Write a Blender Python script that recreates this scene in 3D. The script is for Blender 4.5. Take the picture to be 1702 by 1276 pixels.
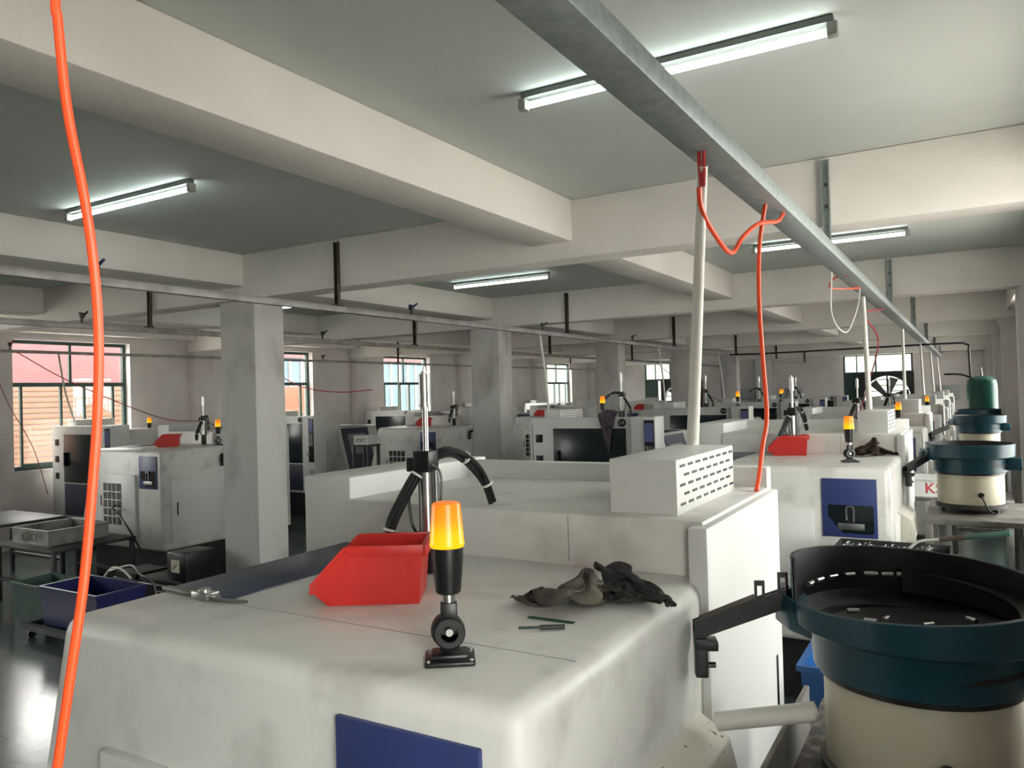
import bpy, bmesh, math, random
from mathutils import Vector, Matrix, noise
random.seed(7)
S = bpy.context.scene
COL = S.collection
for o in list(bpy.data.objects): bpy.data.objects.remove(o)
PI = math.pi

# ------------------------------------------------------------------ camera
yaw, pitch, roll, F = math.radians(30.484), math.radians(0.762), math.radians(-1.572), 1285.95
cy, sy, cp, sp, cr, sr = math.cos(yaw), math.sin(yaw), math.cos(pitch), math.sin(pitch), math.cos(roll), math.sin(roll)
fw = Vector((-sy*cp, cy*cp, sp)); r0 = Vector((cy, sy, 0)); u0 = r0.cross(fw)
rt = r0*cr + u0*sr; up = u0*cr - r0*sr
cd = bpy.data.cameras.new('camera'); cam = bpy.data.objects.new('camera', cd); COL.objects.link(cam)
cd.sensor_width = 36; cd.lens = F/1702*36; cd.clip_start = .02; cd.clip_end = 200
cam.matrix_world = Matrix(((rt.x, up.x, -fw.x, 0), (rt.y, up.y, -fw.y, 0), (rt.z, up.z, -fw.z, 2.0), (0, 0, 0, 1)))
S.camera = cam
# ------------------------------------------------------------------ light and exposure
W = bpy.data.worlds.new('world'); S.world = W; W.use_nodes = True
bg = W.node_tree.nodes['Background']
bg.inputs[0].default_value = (1.0, .93, .91, 1); bg.inputs[1].default_value = 10.5
S.view_settings.view_transform = 'Standard'; S.view_settings.look = 'None'
S.view_settings.gamma = 1; S.view_settings.use_curve_mapping = False
S.view_settings.exposure = 0.56
TUBE = 9.0
sd = bpy.data.lights.new('sun', 'SUN'); sd.energy = 7; sd.angle = math.radians(3); sd.color = (1, .96, .9)   # high sun on the yard outside
so = bpy.data.objects.new('sun', sd); COL.objects.link(so); so.rotation_euler = (math.radians(-22), math.radians(4), 0)
def portal(x, y, z, w, h, rot):
    l = bpy.data.lights.new('window_daylight', 'AREA'); l.shape = 'RECTANGLE'; l.size = w; l.size_y = h
    l.cycles.is_portal = True
    o = bpy.data.objects.new('window_daylight', l); COL.objects.link(o); o.location = (x, y, z); o.rotation_euler = rot

# ------------------------------------------------------------------ materials
MAT = {}
def mat(name, col, rough=.5, metal=0., col2=None, scale=4., lo=.4, hi=.7, bump=0., bscale=60., spec=.5, detail=6, emit=None, est=0., stretch=(1,1,1)):
    m = bpy.data.materials.new(name); m.use_nodes = True; nt = m.node_tree; b = nt.nodes['Principled BSDF']
    b.inputs['Base Color'].default_value = (*col, 1); b.inputs['Roughness'].default_value = rough
    b.inputs['Metallic'].default_value = metal; b.inputs['Specular IOR Level'].default_value = spec
    tc = nt.nodes.new('ShaderNodeTexCoord'); mp = nt.nodes.new('ShaderNodeMapping'); mp.inputs['Scale'].default_value = stretch
    nt.links.new(tc.outputs['Object'], mp.inputs[0])
    n = nt.nodes.new('ShaderNodeTexNoise'); n.inputs['Scale'].default_value = scale; n.inputs['Detail'].default_value = detail
    nt.links.new(mp.outputs[0], n.inputs['Vector'])
    r = nt.nodes.new('ShaderNodeValToRGB'); r.color_ramp.elements[0].position = lo; r.color_ramp.elements[1].position = hi
    c2 = col2 or tuple(c*.93 for c in col)
    r.color_ramp.elements[0].color = (*col, 1); r.color_ramp.elements[1].color = (*c2, 1)
    nt.links.new(n.outputs[0], r.inputs[0]); nt.links.new(r.outputs[0], b.inputs['Base Color'])
    if bump:
        n2 = nt.nodes.new('ShaderNodeTexNoise'); n2.inputs['Scale'].default_value = bscale; n2.inputs['Detail'].default_value = 4
        nt.links.new(mp.outputs[0], n2.inputs['Vector'])
        bp = nt.nodes.new('ShaderNodeBump'); bp.inputs['Strength'].default_value = bump; bp.inputs['Distance'].default_value = .01
        nt.links.new(n2.outputs[0], bp.inputs['Height']); nt.links.new(bp.outputs[0], b.inputs['Normal'])
    if emit:
        b.inputs['Emission Color'].default_value = (*emit, 1); b.inputs['Emission Strength'].default_value = est
    MAT[name] = m
    return m
mat('plaster', (.68, .635, .615), .85, col2=(.58, .535, .515), scale=1.3, bump=.25, bscale=35)
mat('ceiling_paint', (.55, .575, .55), .85, col2=(.50, .525, .50), scale=.8, bump=.12, bscale=30)
mat('beam_paint', (.76, .725, .68), .85, col2=(.67, .63, .59), scale=1.1, bump=.2, bscale=28)
mat('column_plaster', (.62, .60, .575), .9, col2=(.40, .38, .355), scale=3.2, lo=.52, hi=.74, bump=.5, bscale=40, stretch=(1, 1, .5))
mat('floor_epoxy', (.095, .125, .115), .19, col2=(.05, .068, .062), scale=1.1, lo=.35, hi=.7, bump=.05, bscale=14, spec=1.0)
mat('white_paint', (.70, .70, .675), .38, col2=(.65, .65, .62), scale=2.2, lo=.5, hi=.8)
mat('rear_paint', (.70, .70, .675), .36, col2=(.60, .59, .555), scale=5, lo=.52, hi=.78)
mat('soiled_paint', (.70, .69, .655), .36, col2=(.50, .485, .45), scale=6.5, lo=.5, hi=.76, detail=10)
mat('blue_paint', (.030, .048, .17), .42, col2=(.026, .042, .145))
mat('slate_paint', (.040, .048, .085), .38, col2=(.035, .042, .075))
mat('dark_glass', (.008, .012, .014), .12, spec=.6)
mat('door_dark', (.006, .018, .018), .22, col2=(.004, .012, .012))
mat('black_metal', (.012, .012, .013), .5, col2=(.03, .028, .026), scale=9)
mat('black_plastic', (.010, .010, .011), .33)
mat('grey_panel', (.33, .34, .34), .45, col2=(.29, .30, .30))
mat('steel', (.62, .62, .60), .28, 1., col2=(.5, .5, .48), scale=20)
mat('dull_steel', (.32, .33, .32), .42, .9, col2=(.22, .22, .21), scale=14)
mat('galvanized', (.36, .40, .39), .48, .35, col2=(.28, .32, .31), scale=26, lo=.35, hi=.65, bump=.03)
mat('pipe_grey', (.36, .345, .335), .5, .3, col2=(.22, .19, .175), scale=7)
mat('rusty', (.11, .085, .07), .7, .3, col2=(.06, .035, .025), scale=20)
mat('pvc', (.74, .72, .66), .42, col2=(.70, .68, .61), scale=5)
mat('red_plastic', (.68, .028, .020), .38, col2=(.60, .024, .018), scale=6)
mat('dull_red', (.30, .018, .022), .5)
mat('orange_hose', (.95, .085, .018), .35, col2=(.88, .07, .015))
mat('red_wire', (.65, .05, .06), .45)
mat('black_hose', (.010, .010, .011), .38)
mat('white_tie', (.8, .8, .78), .5)
mat('teal_paint', (.004, .050, .078), .34, col2=(.003, .040, .064), scale=5)
mat('bowl_inside', (.008, .007, .008), .5, col2=(.018, .016, .017), scale=18)
mat('cream_paint', (.58, .54, .42), .45, col2=(.50, .46, .34), scale=4, lo=.5, hi=.8)
mat('dark_rubber', (.02, .019, .018), .6, col2=(.05, .046, .042), scale=12)
mat('black_rag', (.016, .015, .016), .92, col2=(.055, .05, .05), scale=11, lo=.4, hi=.72, bump=.5, bscale=120)
mat('rag', (.045, .040, .036), .95, col2=(.16, .145, .115), scale=7, lo=.38, hi=.66, bump=.6, bscale=120)
mat('brown_rag', (.035, .022, .014), .95, col2=(.07, .045, .03), scale=14, bump=.5, bscale=120)
mat('grey_cloth', (.20, .16, .19), .9, col2=(.10, .08, .09), scale=22, bump=.4, bscale=90)
mat('tank_green', (.008, .115, .080), .3, col2=(.007, .09, .065), scale=3)
mat('frame_green', (.035, .075, .062), .45, col2=(.03, .06, .05))
mat('bench_green', (.045, .10, .075), .55, col2=(.03, .06, .05), scale=6)
mat('dark_steel', (.05, .055, .055), .45, .4, col2=(.025, .026, .026), scale=8)
mat('grimy_steel', (.27, .26, .24), .48, .45, col2=(.12, .11, .10), scale=6, lo=.4, hi=.7)
mat('blue_plastic', (.012, .016, .11), .35, col2=(.010, .013, .09))
mat('bright_blue', (.006, .075, .26), .35)
mat('green_plastic', (.02, .085, .045), .5)
mat('letter_red', (.55, .03, .03), .5)
mat('letter_dark', (.05, .035, .03), .6)
mat('letter_white', (.75, .76, .74), .5)
mat('sign_dark', (.010, .024, .022), .4)
mat('screen', (.05, .06, .14), .2, emit=(.25, .3, .6), est=.06)
mat('key_grey', (.30, .31, .32), .5, col2=(.05, .05, .05), scale=70, lo=.45, hi=.55)
mat('paper', (.82, .82, .85), .5, col2=(.55, .5, .5), scale=9)
mat('tube_glow', (.9, .95, .93), .4, emit=(.86, 1., .95), est=TUBE)
mat('batten', (.35, .355, .32), .5)
mat('batten_grey', (.16, .165, .155), .5)
mat('red_siding', (.15, .052, .055), .6, col2=(.135, .045, .048))
mat('peach_siding', (.22, .15, .115), .7, col2=(.20, .13, .10))
mat('blue_siding', (.085, .13, .17), .6, col2=(.08, .12, .16))
mat('orange_roof', (.19, .085, .05), .7)
mat('cream_wall', (.24, .22, .19), .8)
mat('pale_green_wall', (.15, .165, .145), .8)
mat('pale_concrete', (.60, .56, .53), .9)  # light concrete for the yard, kept bright to bounce daylight up through the windows
mat('chip_paint', (.66, .63, .55), .45, col2=(.05, .045, .04), scale=45, lo=.66, hi=.70, detail=3)
mat('chips', (.03, .026, .024), .7, col2=(.16, .14, .12), scale=30)
def amber(name, e, strength):
    m = bpy.data.materials.new(name); m.use_nodes = True; nt = m.node_tree; b = nt.nodes['Principled BSDF']
    b.inputs['Base Color'].default_value = (.9, .22, .01, 1); b.inputs['Roughness'].default_value = .25
    tc = nt.nodes.new('ShaderNodeTexCoord'); sx = nt.nodes.new('ShaderNodeSeparateXYZ'); nt.links.new(tc.outputs['Generated'], sx.inputs[0])
    r = nt.nodes.new('ShaderNodeValToRGB')
    r.color_ramp.elements[0].position = .02; r.color_ramp.elements[0].color = (1.0, .62, .0, 1)
    r.color_ramp.elements[1].position = .95; r.color_ramp.elements[1].color = (.62, .13, .006, 1)
    e2 = r.color_ramp.elements.new(.35); e2.color = (1.0, .50, .0, 1)
    e3 = r.color_ramp.elements.new(.6); e3.color = (.88, .24, .008, 1)
    nt.links.new(sx.outputs[2], r.inputs[0]); nt.links.new(r.outputs[0], b.inputs['Emission Color'])
    b.inputs['Emission Strength'].default_value = strength
    MAT[name] = m
amber('amber_lit', None, .62)
mat('amber_dull', (.62, .16, .03), .35)
def glass(name, tint=(1, 1, 1), rough=.02):
    m = bpy.data.materials.new(name); m.use_nodes = True; nt = m.node_tree; nt.nodes.clear()
    o = nt.nodes.new('ShaderNodeOutputMaterial'); t = nt.nodes.new('ShaderNodeBsdfTransparent'); g = nt.nodes.new('ShaderNodeBsdfGlossy')
    t.inputs[0].default_value = (*tint, 1); g.inputs['Roughness'].default_value = rough
    mx = nt.nodes.new('ShaderNodeMixShader'); mx.inputs[0].default_value = .07
    nt.links.new(t.outputs[0], mx.inputs[1]); nt.links.new(g.outputs[0], mx.inputs[2]); nt.links.new(mx.outputs[0], o.inputs[0])
    MAT[name] = m
glass('pane_glass', (.93, .97, .95))

# ------------------------------------------------------------------ mesh helpers
class MB:
    def __init__(s): s.bm = bmesh.new()
    def box(s, x0, y0, z0, x1, y1, z1, bev=0, seg=2):
        vs = [s.bm.verts.new((x, y, z)) for x in (x0, x1) for y in (y0, y1) for z in (z0, z1)]
        fs = [(0, 1, 3, 2), (4, 6, 7, 5), (0, 4, 5, 1), (2, 3, 7, 6), (0, 2, 6, 4), (1, 5, 7, 3)]
        faces = [s.bm.faces.new([vs[i] for i in f]) for f in fs]
        if bev:
            ed = {e for f in faces for e in f.edges}
            bmesh.ops.bevel(s.bm, geom=list(ed), offset=bev, segments=seg, affect='EDGES', profile=.5)
        return s
    def prism(s, pts, axis, a0, a1, bev=0, seg=2):
        # pts in the two remaining axes (in order x,y,z), extruded along axis a0..a1
        def P(p, a):
            return {'x': (a, p[0], p[1]), 'y': (p[0], a, p[1]), 'z': (p[0], p[1], a)}[axis]
        A = [s.bm.verts.new(P(p, a0)) for p in pts]; B = [s.bm.verts.new(P(p, a1)) for p in pts]
        n = len(pts); fs = [s.bm.faces.new(A), s.bm.faces.new(B[::-1])]
        for i in range(n): fs.append(s.bm.faces.new((A[i], B[i], B[(i+1) % n], A[(i+1) % n])))
        if bev:
            ed = {e for f in fs for e in f.edges}
            bmesh.ops.bevel(s.bm, geom=list(ed), offset=bev, segments=seg, affect='EDGES', profile=.5)
        return s
    def cyl(s, p0, p1, ra, rb=None, n=16):
        rb = ra if rb is None else rb
        p0, p1 = Vector(p0), Vector(p1); d = (p1-p0).normalized()
        a = d.orthogonal().normalized(); b = d.cross(a)
        A, B = [], []
        for i in range(n):
            t = 2*PI*i/n; v = a*math.cos(t)+b*math.sin(t)
            A.append(s.bm.verts.new(p0+v*ra)); B.append(s.bm.verts.new(p1+v*rb))
        s.bm.faces.new(A[::-1]); s.bm.faces.new(B)
        for i in range(n): s.bm.faces.new((A[i], A[(i+1) % n], B[(i+1) % n], B[i]))
        return s
    def tube(s, pts, r, n=8, sub=6, r2=None):
        P = [Vector(p) for p in pts]
        if sub > 1 and len(P) > 2:
            Q = [P[0]*2-P[1]] + P + [P[-1]*2-P[-2]]; out = []
            for i in range(1, len(Q)-2):
                for k in range(sub):
                    t = k/sub; a, b, c, d = Q[i-1], Q[i], Q[i+1], Q[i+2]
                    out.append(.5*((2*b)+(c-a)*t+(2*a-5*b+4*c-d)*t*t+(3*b-a-3*c+d)*t**3))
            P = out+[P[-1]]
        rings = []; prev = None; m = len(P)
        for i, p in enumerate(P):
            d = (P[min(i+1, m-1)]-P[max(i-1, 0)]).normalized()
            a = d.orthogonal().normalized() if prev is None else (prev-d*prev.dot(d)).normalized()
            prev = a; b = d.cross(a); rr = r if r2 is None else r+(r2-r)*i/(m-1)
            rings.append([s.bm.verts.new(p+(a*math.cos(2*PI*k/n)+b*math.sin(2*PI*k/n))*rr) for k in range(n)])
        for A, B in zip(rings, rings[1:]):
            for k in range(n): s.bm.faces.new((A[k], A[(k+1) % n], B[(k+1) % n], B[k]))
        s.bm.faces.new(rings[0][::-1]); s.bm.faces.new(rings[-1])
        return s
    def lathe(s, prof, c=(0, 0, 0), n=32, close=False):
        c = Vector(c); rings = []
        for r, z in prof:
            if r < 1e-5: rings.append([s.bm.verts.new(c+Vector((0, 0, z)))])
            else: rings.append([s.bm.verts.new(c+Vector((r*math.cos(2*PI*k/n), r*math.sin(2*PI*k/n), z))) for k in range(n)])
        prs = list(zip(rings, rings[1:]))
        if close: prs.append((rings[-1], rings[0]))
        for A, B in prs:
            for k in range(n):
                k2 = (k+1) % n
                if len(A) == 1 and len(B) == 1: continue
                if len(A) == 1: s.bm.faces.new((A[0], B[k2], B[k]))
                elif len(B) == 1: s.bm.faces.new((A[k], A[k2], B[0]))
                else: s.bm.faces.new((A[k], A[k2], B[k2], B[k]))
        return s
    def xf(s, m):
        bmesh.ops.transform(s.bm, matrix=m, verts=s.bm.verts); return s
    def build(s, name, m, parent=None, ang=35, loc=None):
        bmesh.ops.recalc_face_normals(s.bm, faces=s.bm.faces)
        me = bpy.data.meshes.new(name); s.bm.to_mesh(me); s.bm.free()
        if ang:
            for p in me.polygons: p.use_smooth = True
            me.set_sharp_from_angle(angle=math.radians(ang))
        me.materials.append(MAT[m] if isinstance(m, str) else m)
        o = bpy.data.objects.new(name, me); COL.objects.link(o)
        if parent: o.parent = parent
        if loc: o.location = loc
        return o
def thing(name, label, cat, loc=(0, 0, 0), rz=0, group=None):
    o = bpy.data.objects.new(name, None); COL.objects.link(o); o.location = loc; o.rotation_euler = (0, 0, rz)
    o.empty_display_size = .1
    o['label'] = label; o['category'] = cat
    if group: o['group'] = group
    return o
def tag(o, label, cat, group=None):
    o['label'] = label; o['category'] = cat
    if group: o['group'] = group
    return o
def struct(name, mb, m, label=None, ang=35):
    o = mb.build(name, m, ang=ang); o['kind'] = 'structure'
    if label: o['label'] = label
    return o
def copy_tree(o, parent=None):
    c = o.copy(); COL.objects.link(c)
    if parent: c.parent = parent
    for ch in o.children: copy_tree(ch, c)
    return c
def dup(src, label, loc, rz=0, group=None):
    c = copy_tree(src); c['label'] = label; c.location = loc; c.rotation_euler = (0, 0, rz)
    if group: c['group'] = group
    return c
def text_mesh(name, s, size, m, parent=None, mtx=None, depth=.002):
    cu = bpy.data.curves.new(name, 'FONT'); cu.body = s; cu.size = size; cu.align_x = 'CENTER'; cu.align_y = 'CENTER'; cu.extrude = depth
    t = bpy.data.objects.new(name, cu); COL.objects.link(t)
    dg = bpy.context.evaluated_depsgraph_get(); me = bpy.data.meshes.new_from_object(t.evaluated_get(dg))
    bpy.data.objects.remove(t); bpy.data.curves.remove(cu)
    if mtx is not None: me.transform(mtx)
    me.materials.clear(); me.materials.append(MAT[m])
    o = bpy.data.objects.new(name, me); COL.objects.link(o)
    if parent: o.parent = parent
    return o
def face_mtx(loc, rz):   # text standing upright on a wall; rz = 0 reads when seen looking along +Y
    return Matrix.Translation(loc) @ Matrix.Rotation(rz, 4, 'Z') @ Matrix.Rotation(PI/2, 4, 'X')

# ================================================================== SETTING
XL, XR, YN, YF, ZC = -11.66, .75, -7.0, 25.4, 3.28
BAYS = [4.62+4.1*k for k in range(-2, 6)]
struct('floor', MB().box(XL-.3, YN-.3, -.2, XR+.3, YF+.3, 0), 'floor_epoxy', 'dark green glossy painted factory floor', None)
struct('ceiling', MB().box(XL-.3, YN-.3, ZC, XR+.3, YF+.3, ZC+.2), 'ceiling_paint', 'grey white painted concrete ceiling slab', None)
def wall_x(name, x0, x1, opens, label, z0=0, z1=ZC):   # wall along Y with openings (ya,yb,za,zb)
    mb = MB(); y = YN-.3
    for a, b, za, zb in sorted(opens):
        mb.box(x0, y, z0, x1, a, z1); mb.box(x0, a, z0, x1, b, za); mb.box(x0, a, zb, x1, b, z1); y = b
    mb.box(x0, y, z0, x1, YF+.3, z1)
    struct(name, mb, 'plaster', label, None)
WL = [(7.65-1.79+4.05*k, 7.65+4.05*k, 1.10, 2.98) for k in range(-2, 5)]
WR = [(-5.4, -4.4, .95, 2.95), (-1.25, .45, .95, 2.95)]+[(2.75, 4.40, .95, 2.95)]+[(1.75+4.1*k, 3.15+4.1*k, .95, 2.95) for k in range(1, 6)]
wall_x('wall_left', XL-.24, XL, WL, 'white plaster wall with a row of windows')
wall_x('wall_right', XR, XR+.24, WR, 'white plaster wall behind the feeders')
EW = [(-9.62, -7.75, .95, 2.93), (-3.25, -1.36, .95, 2.91)]
mb = MB(); x = XL
for a, b, za, zb in EW:
    mb.box(x, YF, 0, a, YF+.24, ZC); mb.box(a, YF, 0, b, YF+.24, za); mb.box(a, YF, zb, b, YF+.24, ZC); x = b
mb.box(x, YF, 0, XR, YF+.24, ZC)
struct('wall_far', mb, 'plaster', 'grey far end wall with two fan windows', None)
struct('wall_near', MB().box(XL, YN-.24, 0, XR, YN, ZC), 'plaster', None, None)
# ceiling beams
n = 1
for i, y in enumerate(BAYS):
    mb = MB().box(XL, y, 2.89, XR, y+.23, ZC, .012, 2)
    struct('ceiling_beam', mb, 'beam_paint', 'white painted cross beam under the ceiling')
segs = [(YN, BAYS[0])]+[(a+.23, b) for a, b in zip(BAYS, BAYS[1:])]+[(BAYS[-1]+.23, YF)]
for xa, xb, zz in ((-2.55, -2.225, 3.0), (-5.80, -5.40, 3.0), (-8.85, -8.53, 3.0)):
    for a, b in segs:
        if b-a > .3: struct('ceiling_beam', MB().box(xa, a, zz, xb, b, ZC, .01, 2), 'beam_paint', 'white painted lengthwise beam between cross beams')
for a, b in segs:
    if b-a > .3:
        struct('ceiling_beam', MB().box(XL, a, 3.08, XL+.22, b, ZC), 'beam_paint', 'edge beam above the left windows')
        struct('ceiling_beam', MB().box(.5, a, 3.0, XR, b, ZC), 'beam_paint', 'edge beam along the right wall')
# columns
for y in BAYS[1:]:
    struct('column', MB().box(-5.82, y+.08, 0, -5.37, y+.42, 2.9, .012, 2), 'column_plaster', 'square whitewashed concrete column with chipped edges')
    struct('column', MB().box(.43, y+.02, 0, XR, y+.42, 2.9, .012, 2), 'plaster', 'pilaster standing out from the right wall')
    struct('column', MB().box(XL, y+.02, 0, XL+.16, y+.42, 3.1, .012, 2), 'plaster', 'shallow pilaster between the left windows')
# windows
def window(idx, ya, yb, za, zb, xf, side, light=True):   # in an X wall; side -1 left wall, +1 right wall
    f = MB(); t = .05; xo = xf
    f.box(xo-.03, ya, za, xo+.03, ya+t, zb).box(xo-.03, yb-t, za, xo+.03, yb, zb)
    f.box(xo-.03, ya+t, za, xo+.03, yb-t, za+t).box(xo-.03, ya+t, zb-t, xo+.03, yb-t, zb)
    zt = za+(zb-za)*.655
    f.box(xo-.03, ya+t, zt-.03, xo+.03, yb-t, zt+.03)
    o = f.build('window_%d' % idx, 'frame_green', ang=None); o['kind'] = 'structure'; o['label'] = 'green framed sliding window'
    w = yb-ya
    mm = MB().box(xo-.02, ya+w*.5-.018, zt+.03, xo+.02, ya+w*.5+.018, zb-t)
    for k in (.10, .42, .62, .88): mm.box(xo-.02, ya+w*k-.016, za+t, xo+.02, ya+w*k+.016, zt-.03)
    mm.box(xo-.022, ya+w*.10, za+t, xo+.022, ya+w*.88, za+t+.035)
    mm.build('mullion', 'frame_green', o, None)
    MB().box(xo-.003, ya+t, za+t, xo+.003, yb-t, zb-t).build('pane', 'pane_glass', o, None)
    MB().box(xo-.02 if side < 0 else xo-.16, ya-.06, za-.04, xo+.16 if side < 0 else xo+.02, yb+.06, za).build('sill', 'plaster', o, None)
wi = 1
for a, b, za, zb in WL:
    window(wi, a, b, za, zb, XL-.15, -1); wi += 1
    portal(XL-.26, (a+b)/2, (za+zb)/2, zb-za, b-a, (0, -PI/2, 0))
for a, b, za, zb in WR:
    window(wi, a, b, za, zb, XR+.15, 1); wi += 1
    portal(XR+.26, (a+b)/2, (za+zb)/2, zb-za, b-a, (0, PI/2, 0))
for xa, xb, za, zb in EW:
    f = MB(); y = YF+.06; t = .05
    f.box(xa, y-.03, za, xa+t, y+.03, zb).box(xb-t, y-.03, za, xb, y+.03, zb).box(xa+t, y-.03, za, xb-t, y+.03, za+t).box(xa+t, y-.03, zb-t, xb-t, y+.03, zb)
    f.box(xa+t, y-.03, 2.32, xb-t, y+.03, 2.38)
    o = f.build('window_%d' % wi, 'frame_green', ang=None); o['kind'] = 'structure'; o['label'] = 'dark green framed window with a large fan'; wi += 1
    MB().box(xa+.36, y-.02, 2.38, xa+.39, y+.02, zb-t).box(xa+.88, y-.02, 2.38, xa+.92, y+.02, zb-t).build('mullion', 'frame_green', o, None)
    MB().box(xa+t, y-.003, 2.38, xb-t, y+.003, zb-t).build('pane', 'pane_glass', o, None)
    MB().box(xa+t, y-.015, za+t, xa+.46, y+.015, 2.32).build('blank_panel', 'frame_green', o, None)
    portal((xa+xb)/2, YF+.26, (za+zb)/2, xb-xa, zb-za, (-PI/2, 0, 0))

# ---- neighbours outside the windows
def outside(name, label, cat, boxes):
    t = thing(name, label, cat, (boxes[0][1][0], boxes[0][1][1], 0))
    for nm, b, m in boxes:
        o = MB().box(*b).build(nm, m, t, None); o.location = (-t.location.x, -t.location.y, 0)
    return t
ob = struct('trim_1', MB().box(-40, -20, -.3, XL-.3, 45, -.21).box(XR+.3, -20, -.3, 20, 45, -.21), 'pale_concrete', 'yard outside the windows', None)
t = outside('workshop_building', 'red and peach sheet clad building outside the leftmost window', 'building', [
    ('siding', (-18, 3, -.2, -15.5, 12.2, 2.45), 'peach_siding'), ('upper_cladding', (-18.02, 2.98, 2.45, -15.45, 12.22, 3.35), 'red_siding')])
rb = MB()
for k in range(24): rb.box(-15.5, 3.0, -.1+k*.105, -15.47, 12.2, -.06+k*.105)
o = rb.build('siding_rib', 'orange_roof', t, None); o.location = (-t.location.x, -t.location.y, 0)
t = outside('shed_building', 'blue ribbed shed with a red fascia outside the middle windows', 'building', [
    ('siding', (-20.5, 14.5, -.2, -18.6, 34, 3.35), 'blue_siding'), ('fascia', (-20.55, 14.4, 3.35, -18.5, 34.1, 3.95), 'red_siding')])
rb = MB()
for k in range(38): rb.box(-18.6, 14.6+k*.5, -.1, -18.55, 14.68+k*.5, 3.3)
o = rb.build('siding_rib', 'cream_wall', t, None); o.location = (-t.location.x, -t.location.y, 0)
t = outside('small_house', 'cream hut with an orange tiled roof outside the second window', 'building', [
    ('wall', (-16.6, 13.0, -.2, -14.6, 15.6, 1.75), 'cream_wall')])
rb = MB()
for k in range(8): rb.box(-14.45-.14*k-.16, 12.9, 1.72+k*.08, -14.45-.14*k, 15.7, 1.80+k*.08)
o = rb.build('roof', 'orange_roof', t, None); o.location = (-t.location.x, -t.location.y, 0)
outside('boundary_building', 'pale building outside the far end windows', 'building', [('wall', (-16, 29, -.2, 4, 30, 5.5), 'pale_green_wall')])

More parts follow.
